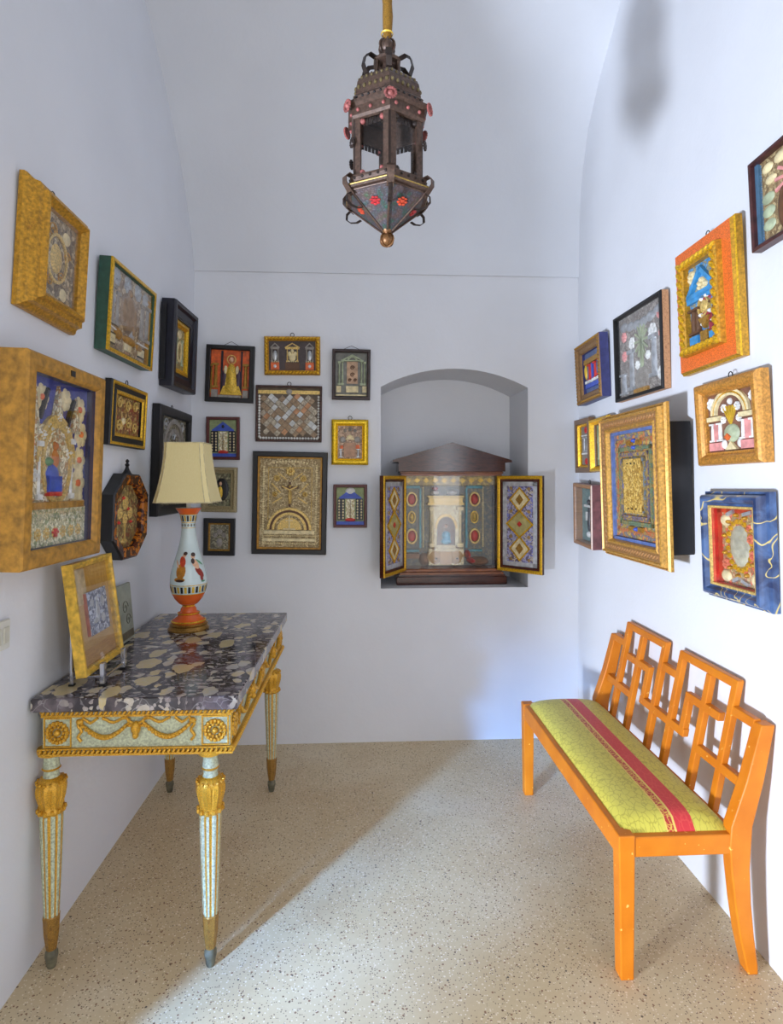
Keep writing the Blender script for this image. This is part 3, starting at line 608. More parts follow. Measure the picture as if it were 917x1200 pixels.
corkm = aged_gold((184, 136, 96), (110, 70, 48), .48, 90, .7, 0)
A = picture('framed_picture', 'shallow cork-sided box with black front frame and silvery urn between columns', 'R', 2.668, 1.925, .468, .413, 1.6, -.3,
            [(0, 0), (0, .028), (0, .034), (.003, .037), (.013, .037), (.014, .031), (.014, .012), (.014, .001)], [corkm, BLACK], .014, .010, [0, 1, 1, 1, 1, 1, 1, 0])
A.panel('grey_ground', FG((140, 134, 128), (122, 116, 112), (160, 154, 148), s=70)); A.part('urn', GREY, [('E', .52, .2, .16, .12, .012), ('R', .44, .06, .62, .12, .01)])
A.part('palm_tree', SAGE, [('L', .022, .006, [(.52, .62), (.52+.14*math.cos(t), .62+.2*math.sin(t))]) for t in [i*.524 for i in range(12)]]+[('R', .5, .3, .55, .6, .006)])
A.each('column', SILVER, [('C', .29, .06, .56, .09, .012), ('C', .78, .14, .62, .1, .012), ('C', .1, .04, .3, .1, .012)]); A.each('garland_leaf', SILVER, [('E', .12+.15*i, .88-.05*math.sin(i*.6), .09, .06, .008) for i in range(6)])
A.part('pink_flower', PINK, [('F', .12, .76, .06, .008), ('F', .12, .52, .06, .008), ('F', .9, .82, .05, .008), ('F', .92, .6, .04, .008)]); A.part('white_flower', WHITE, [('F', .3, .64, .07, .008), ('F', .75, .66, .09, .008), ('F', .65, .42, .05, .008), ('F', .42, .35, .05, .008), ('F', .9, .16, .07, .008)])
A.part('wooden_step', OCHRE, [('R', .36, .01, .66, .06, .012)]); A.glass(.026)

A = picture('framed_picture', 'small blue-sided frame with gold front and red blue columns inside', 'R', 3.203, 1.970, .343, .336, 2.4, -1.8,
            [(0, 0), (0, .048), (.004, .054), (.022, .054), (.030, .044), (.050, .040), (.056, .032), (.056, .02), (.056, .001)], [paint((56, 58, 104), .45), aged_gold((134, 100, 60), (60, 40, 30), .46, 40)], .056, .016, [0, 1, 1, 1, 1, 1, 0, 0, 0])
A.panel('blue_ground', paint((92, 106, 140), .5)); A.each('column', RED, [('C', .3, .3, .7, .12, .01), ('C', .62, .3, .7, .1, .01), ('C', .86, .34, .74, .1, .01)]); A.part('gold_drape', YELLOW, [('E', .06, .55, .06, .2, .012)])
A.part('blue_step', BLUE, [('R', .1, .12, .9, .22, .014), ('R', .45, .32, .54, .7, .01)]); A.part('white_ledge', WHITE, [('R', .1, .24, .4, .3, .016), ('R', .5, .24, .9, .3, .016)]); A.part('roof', DIMGOLD, [('R', .05, .72, .95, .84, .014)]); carve(A, .343, .336, .012, .054, .008, DIMGOLD, 'beaded_edge', .018); hook(A)

A = picture('framed_picture', 'small brown box frame with grey columns and gold slip near back right corner', 'R', 3.345, 1.580, .225, .307, 1.4, .2, flatp(.036, .030), wood((132, 100, 70), (92, 66, 44)), .030, .008)
slip(A, BRIGHT, .014, .020); A.panel('grey_ground', paint((134, 128, 122), .6)); A.each('column', SILVER, [('C', .35, .36, .7, .1, .008), ('C', .65, .36, .7, .1, .008)]); A.part('red_flower', RED, [('F', .5, .86, .12, .006), ('F', .5, .14, .12, .006)]); A.part('ledge', WHITE, [('R', .2, .3, .8, .34, .01), ('R', .2, .72, .8, .75, .01)])

A = picture('framed_picture', 'small gold-edged frame with green panel, half behind the big carved frame', 'R', 3.085, 1.584, .250, .285, 1.0, -1.5,
            [(0, 0), (0, .028), (.004, .046), (.016, .046), (.030, .026), (.034, .02), (.034, .001)], [wood((140, 100, 60), (92, 62, 38)), BRIGHT], .034, .012, [0, 1, 1, 1, 0, 0, 0])
A.panel('green_ground', paint((128, 146, 112), .6)); A.part('arch', SAGE, [('A', .4, .6, .24, .18, .01)]); A.each('column', SAGE, [('C', .2, .15, .6, .08, .01), ('C', .6, .15, .6, .08, .01)])

A = picture('framed_picture', 'small dark red sided box with glazed green interior, lower near back corner', 'R', 3.290, 1.167, .273, .351, 1.6, 2.4,
            [(0, 0), (0, .050), (.004, .056), (.018, .054), (.024, .046), (.024, .01), (.024, .001)], [paint((110, 66, 66), .4, 0, .2), wood((176, 130, 88), (130, 88, 56))], .024, .010, [0, 1, 1, 1, 1, 0, 0])
A.panel('green_ground', paint((108, 138, 136), .6)); A.part('dark_figure', BLUEBLACK, [('E', .5, .42, .08, .26, .016), ('E', .5, .74, .05, .06, .016)]); A.part('white_bird', WHITE, [('E', .62, .82, .14, .05, .012), ('E', .5, .14, .1, .06, .02)]); A.part('pale_pillar', WHITE, [('R', .7, .2, .78, .7, .012), ('R', .2, .64, .8, .68, .008), ('R', .44, .4, .52, .56, .02)]); A.glass(.05); hook(A, up=.01)

# big carved frame standing off the wall on a black backing box
A = picture('framed_picture', 'largest gold frame on right wall with carved sides and stepped paper mosaic', 'R', 2.524, 1.190, .600, .655, 1.6, -.4,
            [(.012, .096), (0, .100), (0, .112), (.006, .120), (.010, .116), (.014, .116), (.018, .140), (.026, .142), (.030, .136), (.062, .128), (.070, .134), (.076, .132), (.082, .116), (.082, .096)], [aged_gold((188, 142, 66), (140, 94, 50), .38, 20, .38, .35), aged_gold((150, 112, 66), (98, 82, 66), .5, 60, .5, .1, (146, 86, 56))], .082, .098, [0, 0, 0, 0, 0, 0, 0, 0, 1, 0, 0, 0, 0, 0])
MB().box(-.27, .27, -.098, -.002, .06, .58).build('backing_box', BLACK, A.p)
carve(A, .600, .655, .046, .131, .014, aged_gold((160, 116, 70), (98, 84, 70), .5, 60, .5, .1, (160, 90, 60)), 'carved_leaf_border', .024, .6)
A.part('blue_liner', paint((92, 114, 168), .5), [('R', .0, .0, 1., .028, .014), ('R', .0, .972, 1., 1., .014), ('R', .0, .0, .032, 1., .014), ('R', .968, .0, 1., 1., .014)], smooth=False)
A.panel('mosaic_ground', FG((186, 120, 74), (150, 130, 76), (120, 120, 110), (172, 148, 90), (110, 100, 120), s=60))
for q, (i0, m) in enumerate(((.08, ORANGE), (.15, GREEN), (.2, paint((176, 150, 98), .5)), (.25, GREY), (.29, PALEGOLD))):
    A.part('stepped_band', filigree((((196, 116, 76), (176, 150, 96)), ((112, 136, 110), (150, 140, 90)), ((180, 150, 90), (120, 110, 130)), ((120, 132, 140), (160, 140, 90)), ((196, 164, 92), (160, 124, 60)))[q], 80), [('R', i0, i0, 1-i0, i0+.035, .004+.003*q), ('R', i0, 1-i0-.035, 1-i0, 1-i0, .004+.003*q), ('R', i0, i0, i0+.04, 1-i0, .004+.003*q), ('R', 1-i0-.04, i0, 1-i0, 1-i0, .004+.003*q)], smooth=False)
A.part('gold_centre', FG((190, 154, 74), (160, 124, 56), (206, 176, 100), s=110), [('R', .32, .26, .68, .74, .02)], smooth=False)
A.part('paper_panel', DIMGOLD, [('R', .36, .86, .46, .9, .012), ('R', .56, .86, .66, .9, .012), ('R', .36, .1, .46, .14, .012), ('R', .56, .1, .66, .14, .012)]); A.part('blue_boss', BLUE, [('E', .51, .9, .03, .02, .02), ('E', .51, .84, .03, .02, .02), ('E', .51, .12, .03, .02, .02), ('E', .3, .5, .02, .05, .02)])
A.part('dark_stud', BLACK, [('E', .42, .7, .014, .012, .026), ('E', .5, .7, .02, .014, .026), ('E', .58, .7, .014, .012, .026), ('E', .42, .3, .014, .012, .026), ('E', .5, .3, .02, .014, .026), ('E', .58, .3, .014, .012, .026)]); hook(A)

A = picture('framed_picture', 'rounded gold frame with white arch over a flower vase, right wall', 'R', 1.990, 1.597, .361, .299, 3.2, -.8,
            [(0, 0), (0, .028), (.004, .038), (.012, .044), (.022, .045), (.032, .040), (.040, .030), (.046, .032), (.048, .026), (.048, .016), (.048, .001)], aged_gold((184, 130, 58), (132, 84, 36), .38, 24, .38, .3), .048, .014)
A.panel('brown_ground', paint((120, 84, 66), .6)); A.part('arch', CREAM, [('A', .5, .64, .40, .36, .01, .8), ('A', .5, .64, .33, .29, .01, .8)]); A.part('arch_rim', BRIGHT, [('A', .5, .64, .36, .33, .007, .8)])
A.each('column', WHITE, [('C', .1, .18, .5, .06, .01), ('C', .26, .18, .5, .06, .01), ('C', .74, .18, .5, .06, .01), ('C', .93, .18, .5, .06, .01)]); A.part('pillar_panel', PINK, [('R', .13, .18, .23, .5, .006), ('R', .78, .18, .9, .5, .006), ('R', .02, .02, .3, .16, .008), ('R', .7, .02, .98, .16, .008)])
A.part('entablature', CREAM, [('R', .02, .54, .3, .62, .012), ('R', .7, .54, .98, .62, .012)]); A.part('vase', SAGE, [('E', .5, .3, .16, .16, .014)]); A.part('vase_diamond', ORANGE, [('D', .48, .24, .06, .06, .018)]); A.part('vase_foot', CREAM, [('T', .38, .62, .02, .16, .01)])
A.part('stem_spray', YELLOW, [('L', .012, .008, [(.5, .46), (.5+d, .76)]) for d in (-.14, -.07, 0, .07, .14)]); A.part('white_bloom', WHITE, [('E', .5, .84, .04, .06, .012), ('E', .33, .12, .05, .08, .01), ('E', .66, .12, .05, .08, .01), ('F', .34, .54, .05, .008), ('F', .66, .54, .05, .008), ('F', .36, .74, .06, .008), ('F', .64, .74, .06, .008)])
A.part('corner_scroll', WHITE, [('F', .08, .85, .09, .008), ('F', .94, .86, .07, .008)]); hook(A, up=.008)

s = NT('blue_marbled_paint'); n1 = s.new('ShaderNodeTexNoise', Scale=16, Detail=5, Distortion=.8); s.l(s.co(), n1.inputs['Vector'])
vn = s.new('ShaderNodeTexNoise', Scale=7, Detail=2, Distortion=.6); s.l(s.co(), vn.inputs['Vector'])
vein = s.ramp(s.mth('ABSOLUTE', s.mth('SUBTRACT', vn.outputs[0], .5)), [(.002, (255, 255, 255)), (.012, (0, 0, 0))])
s.col(s.mix(vein, s.ramp(n1.outputs[0], [(.35, (38, 50, 84)), (.65, (74, 100, 142))]), (214, 190, 110))); BLUEMARB = s.fin(.3)
A = picture('framed_picture', 'blue marbled frame with gold lip around an oval, lowest on right wall', 'R', 1.955, 1.126, .345, .378, 1.6, -1.0,
            [(0, 0), (0, .022), (.010, .026), (.012, .044), (.018, .054), (.026, .057), (.034, .054), (.040, .044), (.042, .040), (.048, .040), (.049, .044), (.056, .042), (.058, .036), (.058, .014), (.058, .001)], [BLUEMARB, PALEGOLD, RED], .058, .012, [0, 0, 0, 0, 0, 0, 0, 0, 0, 1, 1, 1, 2, 0, 0], smooth=True)
A.panel('relic_panel', FG((170, 120, 90), (150, 130, 90), (186, 160, 120), (196, 100, 76), s=80)); A.part('red_border', paint((176, 62, 36), .5), [('R', .0, .0, .1, 1., .003), ('R', .0, .94, 1., 1., .003)])
A.part('oval_plaque', paint((176, 172, 150), .5), [('E', .52, .52, .23, .27, .008)]); A.part('gilt_wreath', BRIGHT, [('B', .045, [(.52+.28*math.cos(2*pi*i/20), .52+.32*math.sin(2*pi*i/20)) for i in range(21)])]); A.part('wreath_leaf', GOLD, [('E', .52+.36*math.cos(2*pi*i/11), .52+.4*math.sin(2*pi*i/11), .05, .03, .014) for i in range(11)])
A.part('shell', CREAM, [('E', .2, .84, .12, .08, .012), ('E', .9, .8, .1, .08, .012), ('E', .18, .1, .12, .08, .012), ('E', .88, .12, .12, .09, .012)]); A.part('coral_flower', paint((214, 120, 92), .5), [('F', .8, .62, .08, .012), ('F', .84, .42, .08, .012), ('F', .2, .26, .09, .012), ('F', .78, .76, .06, .012)]); A.part('silver_ribbon', SILVER, [('L', .05, .012, [(.3, .92), (.42, .96)]), ('L', .05, .012, [(.68, .93), (.84, .96)]), ('L', .05, .012, [(.4, .06), (.5, .1)]), ('L', .05, .012, [(.6, .08), (.72, .05)])])
A.glass(.034)

# ------------------------------------------------------------------ light switch
t = thing('light_switch', 'white light switch plate with rockers on the left wall at photo edge', 'light switch', wall_matrix('L', 1.715, 1.062, 1.52, 0))
MB().box(-.06, .06, -.010, -.001, 0, .085, ch=.003).build('plate', paint((214, 214, 206), .4, 0, .02), t)
for x in (-.036, .0, .036): MB().box(x-.013, x+.013, -.014, -.009, .018, .066, ch=.002).build('rocker', paint((200, 198, 184), .4, 0, .03), t)

# ------------------------------------------------------------------ wooden shrine cabinet in the niche
MAH = wood((84, 42, 30), (42, 20, 18), (4, 4, 26), .12); MAHL = wood((150, 86, 40), (96, 48, 26), (4, 4, 26), .25)
yc = 3.600; X0, X1 = .218, .893; XM = (X0+X1)/2
t = thing('shrine_cabinet', 'mahogany temple-shaped shrine cabinet with open gilded doors in the niche', 'cabinet', Matrix.Translation((XM, yc, .9005)))
hw = (X1-X0)/2; D = .26
b = MB(); b.box(-hw, hw, 0, D, 0, .052, ch=.004); b.box(-hw+.012, hw-.012, .006, D, .052, .062); b.build('plinth', MAH, t)
b = MB(); b.box(-hw+.022, hw-.022, .004, D, .062, .076); b.box(-hw+.028, hw-.028, .010, D, .076, .096, ch=.004); b.build('base_moulding', MAHL, t)
ox0, ox1, oz0, oz1 = .266-XM, .834-XM, .096, .662
b = MB(); b.box(-hw+.030, ox0, .012, D, oz0, oz1); b.box(ox1, hw-.030, .012, D, oz0, oz1); b.box(ox0, ox1, D-.02, D, oz0, oz1); b.build('case', MAH, t)
b = MB(); b.box(-hw+.030, hw-.030, .010, D, oz1, oz1+.012); b.box(-hw+.022, hw-.022, .002, D, oz1+.012, oz1+.026, ch=.004); b.build('cornice_moulding', MAHL, t)
b = MB(); b.box(-hw+.012, hw-.012, -.004, D, oz1+.026, oz1+.082); b.build('frieze', MAH, t)
b = MB(); zb = oz1+.082; b.prism([(-hw-.012, zb), (hw+.012, zb), (hw+.006, zb+.010), (0, zb+.112), (-hw-.006, zb+.010)], -.006, D)
b.band([(-hw-.026, zb), (-hw-.022, zb+.014), (0, zb+.120), (hw+.022, zb+.014), (hw+.026, zb)], [(-hw+.02, zb), (-hw+.016, zb+.008), (0, zb+.098), (hw-.016, zb+.008), (hw-.02, zb)], -.022, D, False)
b.build('pediment', MAH, t)
A = Art(t, ox0, ox1, oz0, oz1, -.16)
A.panel('shrine_backing', FG((118, 114, 104), (104, 106, 104), (136, 130, 110), (96, 104, 104), s=110)); A.part('valance', FG((176, 156, 96), (140, 122, 84), s=90), [('R', .0, .9, 1., 1., .06), ('B', .016, [(.02, .9), (.98, .9)])])
A.each('valance_diamond', YELLOW, [('D', .05+.1*i, .95, .035, .03, .066) for i in range(10)])
for u in (.1, .8):
    A.each('red_medallion', RED, [('E', u, .74, .046, .062, .03), ('E', u, .33, .046, .066, .03)]); A.part('medallion_ring', PALEGOLD, [('o', u, .74, .06, .082, .22, .03), ('o', u, .33, .06, .086, .22, .03)])
    A.part('yellow_medallion', YELLOW, [('E', u, .54, .03, .05, .03), ('o', u, .54, .044, .07, .2, .02)])
    A.part('turquoise_trim', paint((82, 150, 164), .5), [('R', u-.09, .86, u+.09, .89, .02), ('R', u+.085 if u < .5 else u-.1, .2, u+.105 if u < .5 else u-.08, .86, .02), ('R', u-.09, .16, u+.08, .18, .03)])
A.part('altar', FG((206, 192, 150), (186, 172, 136), (220, 208, 176), s=120), [('R', .3, .2, .64, .68, .06), ('R', .28, .02, .66, .2, .075)], smooth=False)
A.part('altar_entablature', PALEGOLD, [('R', .265, .68, .665, .705, .085), ('R', .28, .705, .65, .76, .075), ('R', .265, .765, .665, .78, .08)]); A.each('altar_column', CREAM, [('C', .32, .22, .66, .05, .078), ('C', .62, .22, .66, .05, .078)])
A.part('altar_niche', paint((110, 84, 62), .5), [('A', .47, .42, .10, 0, .064, 1.3), ('R', .37, .24, .57, .42, .064)]); A.part('niche_rim', PALEGOLD, [('A', .47, .42, .125, .10, .07, 1.3)])
A.part('altar_figure', paint((92, 172, 206), .5), [('E', .47, .34, .07, .08, .09), ('E', .47, .28, .085, .05, .09)]); A.part('figure_face', SKIN, [('E', .47, .445, .03, .032, .09)])
A.part('altar_scroll', DIMGOLD, [('S', .35, .1, .04, .09), ('S', .58, .1, .04, .09), ('R', .4, .03, .53, .17, .082), ('E', .33, .2, .04, .03, .085), ('E', .6, .22, .04, .03, .085)]); A.part('white_dove', WHITE, [('E', .36, .81, .05, .03, .07), ('E', .55, .81, .06, .03, .07)]); A.part('red_bird', RED, [('E', .36, .86, .03, .025, .07), ('E', .72, .13, .03, .05, .1), ('E', .76, .06, .05, .03, .1)])
A.part('straw_bundle', paint((132, 92, 60), .6), [('E', .84, .05, .12, .05, .1), ('R', .02, .09, .18, .14, .05), ('E', .24, .07, .06, .07, .09)]); A.part('side_bead_column', CREAM, [('B', .012, [(.23, .2), (.23, .88)]), ('B', .012, [(.71, .2), (.71, .88)]), ('B', .012, [(.9, .2), (.9, .88)])])
A.x0 += .001; A.x1 -= .001; MB().box(A.x0, A.x1, .018, .021, oz0, oz1).build('glass_pane', glassm(), t)
BL2 = FG((110, 112, 170), (150, 150, 186), (170, 160, 150), (92, 84, 110), s=90)
def door(hx, hy, fx, fy, left):
    wd = math.hypot(fx-hx, fy-hy)
    if left: ang = math.atan2(hy-fy, hx-fx); c = ((hx+fx)/2, (hy+fy)/2)
    else: ang = math.atan2(fy-hy, fx-hx); c = ((hx+fx)/2, (hy+fy)/2)
    M = Matrix.Translation((c[0]-XM, c[1]-yc, .090)) @ Matrix.Rotation(ang, 4, 'Z')
    h = .572; b = MB()
    ring(b, rect(wd, h), [(0, -.012), (0, .012), (.004, .016), (.014, .016), (.020, .010), (.034, .009), (.036, .004), (.036, -.012)], [1, 0, 0, 0, 1, 1, 1, 1])
    b.box(-wd/2+.03, wd/2-.03, -.002, .010, .03, h-.03, mi=1)
    d = b.build('door', [BRIGHT, MAH], t, M=M)
    A = Art(d, -wd/2+.036, wd/2-.036, .036, h-.036, .002); A.panel('door_panel', BL2)
    A.part('silver_border', paint((190, 192, 196), .4, .3), [('R', .0, .0, .12, 1., .002), ('R', .88, .0, 1., 1., .002), ('R', .0, .0, 1., .05, .002), ('R', .0, .95, 1., 1., .002)], smooth=False)
    for v, rv in ((.79, .15), (.5, .17), (.21, .15)):
        A.part('diamond_frame', BRIGHT, [('d', .5, v, .30 if v != .5 else .40, rv, .14, .008)]); A.part('diamond_field', CREAM if v != .5 else paint((176, 164, 106), .5), [('D', .5, v, .25 if v != .5 else .34, rv*.85, .004)])
        A.part('diamond_boss', DIMGOLD if v != .5 else RED, [('D', .5, v, .11 if v != .5 else .07, rv*.42 if v != .5 else rv*.2, .008)])
    A.part('rosette_dot', paint((150, 120, 76), .5), [('E', u, v, .05, .022, .004) for u in (.24, .76) for v in (.35, .65, .08, .92)])
    return d
door(.836, yc-.004, 1.050, 3.385, False); door(.264, yc-.004, .118, 3.320, True)

# ------------------------------------------------------------------ marble-topped gilded console table
s = NT('breccia_marble'); v = s.co((1, 1, 1), .10, 9)
nb = s.new('ShaderNodeTexNoise', Scale=9, Detail=6); s.l(v, nb.inputs['Vector'])
c = s.ramp(nb.outputs[0], [(.3, (32, 30, 33)), (.5, (64, 58, 63)), (.62, (110, 100, 104)), (.75, (62, 56, 62))])
for scv, rad, thr, ca, cb, st in ((48, .42, .55, (170, 160, 156), (120, 110, 116), (1, 1.4, 1)), (26, .42, .55, (196, 186, 168), (146, 138, 136), (1, 1.5, 1)), (15, .46, .66, (206, 186, 142), (190, 184, 176), (1.4, 1, 1)), (8.5, .46, .76, (208, 188, 140), (198, 182, 138), (1.5, 1, 1))):
    v2 = s.co(st, .09, 11)
    vo = s.new('ShaderNodeTexVoronoi', Scale=scv); s.l(v2, vo.inputs['Vector']); sp = s.new('ShaderNodeSeparateColor'); s.l(vo.outputs['Color'], sp.inputs[0])
    m = s.mth('MULTIPLY', s.mth('LESS_THAN', vo.outputs['Distance'], rad), s.mth('GREATER_THAN', sp.outputs[0], thr))
    c = s.mix(m, c, s.mix(s.ramp(nb.outputs[0], [(.4, (0, 0, 0)), (.6, (255, 255, 255))]), ca, cb))
ve = s.new('ShaderNodeTexVoronoi', Scale=18, feature='DISTANCE_TO_EDGE'); s.l(v, ve.inputs['Vector'])
c = s.mix(s.ramp(ve.outputs[0], [(.008, (150, 150, 150)), (.03, (0, 0, 0))]), c, (196, 190, 192)); s.col(c); MARBLE = s.fin(.12, 0, .6)
SAGEP = aged_gold((174, 180, 154), (156, 156, 124), .38, 30, .5, 0, (160, 140, 92)); LEGGOLD = aged_gold((200, 150, 44), (120, 82, 30), .40, 60, .36, .4)
TX0, TX1, TY0, TY1, TZ = -1.006, -.376, 1.885, 3.045, .870
t = thing('console_table', 'gilded console table with dark breccia marble top against left wall', 'table', Matrix.Translation(((TX0+TX1)/2, (TY0+TY1)/2, 0)) @ Matrix.Rotation(-.0106, 4, 'Z'))
cx, cy = (TX0+TX1)/2, (TY0+TY1)/2; hx, hy = (TX1-TX0)/2, (TY1-TY0)/2
b = MB(); b.box(-hx, hx, -hy, hy, .828, TZ, ch=.003); b.build('marble_top', MARBLE, t)['label'] = 'dark breccia marble slab with cream fragments'
ax, ay = hx-.027, hy-.022
b = MB(); b.box(-ax, ax, -ay, ay, .695, .828); b.build('apron', SAGEP, t)
def rope(b, x0, y0, x1, y1, z, r):
    L = math.hypot(x1-x0, y1-y0); n = int(L/(r*1.9)); ang = math.atan2(y1-y0, x1-x0)
    for i in range(n):
        f = (i+.5)/n; M = Matrix.Translation((x0+(x1-x0)*f, y0+(y1-y0)*f, z)) @ Matrix.Rotation(ang, 4, 'Z') @ Matrix.Rotation(R(35), 4, 'Y'); b.ell((0, 0, 0), (r*.75, r, r*1.25), 6, 4, M=M)
cs = [(-1, -1), (1, -1), (1, 1), (-1, 1)]
for nm, z, ex, hh in (('upper_moulding', .818, .004, .010), ('lower_moulding', .700, .010, .010)):
    b = MB()
    for i in range(4):
        p, q = cs[i], cs[(i+1) % 4]; rope(b, p[0]*(ax+ex), p[1]*(ay+ex), q[0]*(ax+ex), q[1]*(ay+ex), z, .0075)
    b.box(-ax-ex, ax+ex, -ay-ex, ay+ex, z-hh-.003, z-.006); b.box(-ax-ex, ax+ex, -ay-ex, ay+ex, z+.006, z+hh)
    b.build(nm, LEGGOLD, t, True)
def face_M(face, u):   # local frame on an apron face: x right along face, -y outward
    if face == 'front': return Matrix.Translation((u, -ay, 0))
    return Matrix.Translation((ax, u, 0)) @ Matrix.Rotation(pi/2, 4, 'Z')
def rosette(face, u):
    M = face_M(face, u) @ Matrix.Translation((0, 0, .758)); b = MB()
    for rr, n, rad in ((.030, 16, .0075), (.019, 10, .006)):
        for i in range(n):
            a = 2*pi*i/n; b.ell((rr*math.cos(a), -.004, rr*math.sin(a)), (rad, .007, rad), 6, 4, M=M)
    b.ell((0, -.004, 0), (.011, .012, .011), 10, 6, M=M)
    b.band([(-.042, -.046), (.042, -.046), (.042, .046), (-.042, .046)], [(-.038, -.042), (.038, -.042), (.038, .042), (-.038, .042)], -.004, .001, M=M)
    b.build('rosette', LEGGOLD, t, True)
for u in (-ax+.046, ax-.046): rosette('front', u)
for u in (-ay+.046, ay-.046): rosette('side', u)
def garland(face, u0, u1):
    M = face_M(face, 0); b = MB(); um = (u0+u1)/2; wd = u1-u0
    for a0, a1 in ((u0, um-.02), (um+.02, u1)):
        pts = [(a0+(a1-a0)*i/14, -.006, .790-.048*math.sin(pi*i/14)) for i in range(15)]; b.tube(pts, [.004+.004*math.sin(pi*i/14) for i in range(15)], 7, M=M)
        for i in range(1, 14): p = pts[i]; b.ell((p[0], -.011, p[2]), (.007, .006, .006), 6, 4, M=M)
    b.build('garland', LEGGOLD, t, True)
    b = MB()
    for sx, px in ((-1, u0), (1, u1)):
        b.tube([(px+sx*.006*math.sin(i*1.3), -.005, .790-.0075*i) for i in range(9)], .0045, 6, M=M)
        b.ell((px, -.006, .792), (.012, .008, .009), 8, 5, M=M)
    for sx in (-1, 1):
        b.tube([(um+sx*(.02+.012*i), -.005, .795+.007*math.sin(i*1.1)) for i in range(8)], .0045, 6, M=M); b.tube([(u0 if sx < 0 else u1, -.005, .79)]+[((u0 if sx < 0 else u1)-sx*.011*i, -.005, .795+.008*math.sin(i*1.4+.6)) for i in range(1, 6)], .0045, 6, M=M)
    b.build('ribbon', LEGGOLD, t, True)
    b = MB(); b.ell((um, -.010, .772), (.015, .015, .022), 10, 8, M=M); b.ell((um, -.012, .752), (.010, .012, .013), 10, 6, M=M)
    for sx in (-1, 1):
        b.tube([(um+sx*.010, -.010, .788), (um+sx*.022, -.012, .795), (um+sx*.028, -.010, .806)], [.005, .004, .002], 6, M=M); b.ell((um+sx*.019, -.008, .779), (.009, .004, .005), 8, 4, M=M); b.ell((um+sx*.008, -.022, .776), (.003, .003, .003), 6, 4, M=M)
    b.build('bull_head_mask', LEGGOLD, t, True)
garland('front', -ax+.115, ax-.115)
for i in range(2): garland('side', (-ay+.11, .04)[i], (-.04, ay-.11)[i])
b = MB(); M = face_M('side', 0)
b.box(-.03, .03, -.004, .001, .715, .805, M=M); b.ell((0, -.006, .76), (.02, .01, .03), 8, 6, M=M); b.build('side_cartouche', LEGGOLD, t, True)
FEET = [(-.972, 1.945), (-.470, 1.930), (-.945, 3.000), (-.444, 2.985)]
for (lx, ly) in FEET:
    M = Matrix.Translation((lx-cx, ly-cy, 0))
    b = MB(); b.lathe([(.020, .598), (.025, .604), (.022, .612), (.022, .628), (.026, .632), (.024, .640), (.022, .660), (.024, .676)], 20, M); lg = b.build('leg', SAGEP, t, True)
    b = MB(); b.lathe([(.026, .672), (.038, .678), (.041, .686), (.041, .696)], 20, M); b.lathe([(.024, .628), (.028, .632), (.024, .637)], 20, M, closed=False); b.build('gilded_cap', LEGGOLD, lg, True)
    b = MB(); b.lathe([(.024, .606), (.033, .601), (.038, .594), (.042, .582), (.0435, .568), (.042, .552), (.037, .532), (.0325, .516), (.034, .508), (.039, .499), (.036, .492), (.030, .488)], 48, M, mod=lambda a, z: 1+.055*math.cos(8*a)*(1 if z < .592 else .2)+.03*math.cos(24*a)*(1 if .51 < z < .59 else 0))
    for i in range(16): a = 2*pi*i/16; b.ell((.041*math.cos(a), .041*math.sin(a), .592), (.006, .006, .006), 6, 4, M=M)
    for i in range(12): a = 2*pi*i/12; b.ell((.038*math.cos(a), .038*math.sin(a), .502), (.007, .007, .009), 6, 4, M=M)
    b.build('acanthus_collar', LEGGOLD, lg, True)
    N = 48
    b = MB(); b.lathe([(.033, .492), (.0345, .480), (.032, .40), (.0285, .30), (.025, .22), (.0225, .165)], N, M, mod=lambda a, z: 1-.11*max(0, math.cos(10*a)), mfun=lambda i, q: 1 if math.cos(10*2*pi*(i+.5)/N) > .35 else 0)
    b.build('fluted_shaft', [SAGEP, LEGGOLD], lg, True)
    b = MB(); b.lathe([(.022, .168), (.025, .164), (.024, .150), (.022, .110), (.018, .080), (.015, .058)], 24, M, mod=lambda a, z: 1+.05*math.cos(8*a)); b.build('leaf_sleeve', aged_gold((150, 112, 50), (84, 66, 40), .48, 60, .45, .3), lg, True)
    b = MB(); b.lathe([(.013, .062), (.014, .054), (.019, .048), (.0195, .036), (.016, .022), (.015, .010), (.012, .0005)], 20, M); b.build('ball_foot', paint((96, 92, 74), .6, 0, .3), lg, True)

# ------------------------------------------------------------------ table lamp
LX, LY = -.772, 2.735
t = thing('table_lamp', 'white and orange vase lamp with square cream shade on the marble table', 'lamp', Matrix.Translation((LX, LY, TZ+.0005)))
PORC = paint((206, 222, 222), .18, 0, .03, 12, 0); ORP = paint((222, 100, 40), .22, 0, .06, 12, 0); BRASS = aged_gold((150, 112, 52), (92, 66, 34), .36, 30, .3, .7)
b = MB(); b.lathe([(.088, 0), (.090, .006), (.084, .014), (.080, .020), (.084, .026), (.076, .032), (.07, .036)], 32); b.build('brass_base', BRASS, t, True)
b = MB(); b.lathe([(.074, .034), (.074, .040), (.066, .046), (.050, .058), (.044, .070), (.046, .074), (.036, .080), (.034, .092), (.026, .104)], 32); b.build('orange_foot', ORP, t, True)
b = MB(); b.lathe([(.047, .070), (.050, .073), (.047, .076)], 32, closed=False); b.lathe([(.024, .100), (.028, .104), (.024, .110)], 32, closed=False); b.lathe([(.073, .036), (.0765, .040), (.072, .044)], 32, closed=False); b.build('gilt_ring', BRIGHT, t, True)
prof = [(.024, .108), (.040, .116), (.060, .140), (.072, .165), (.078, .190), (.080, .215), (.078, .245), (.070, .280), (.060, .310), (.050, .345), (.041, .380), (.034, .415), (.030, .450), (.0295, .475), (.031, .495), (.037, .515), (.046, .530), (.056, .545)]
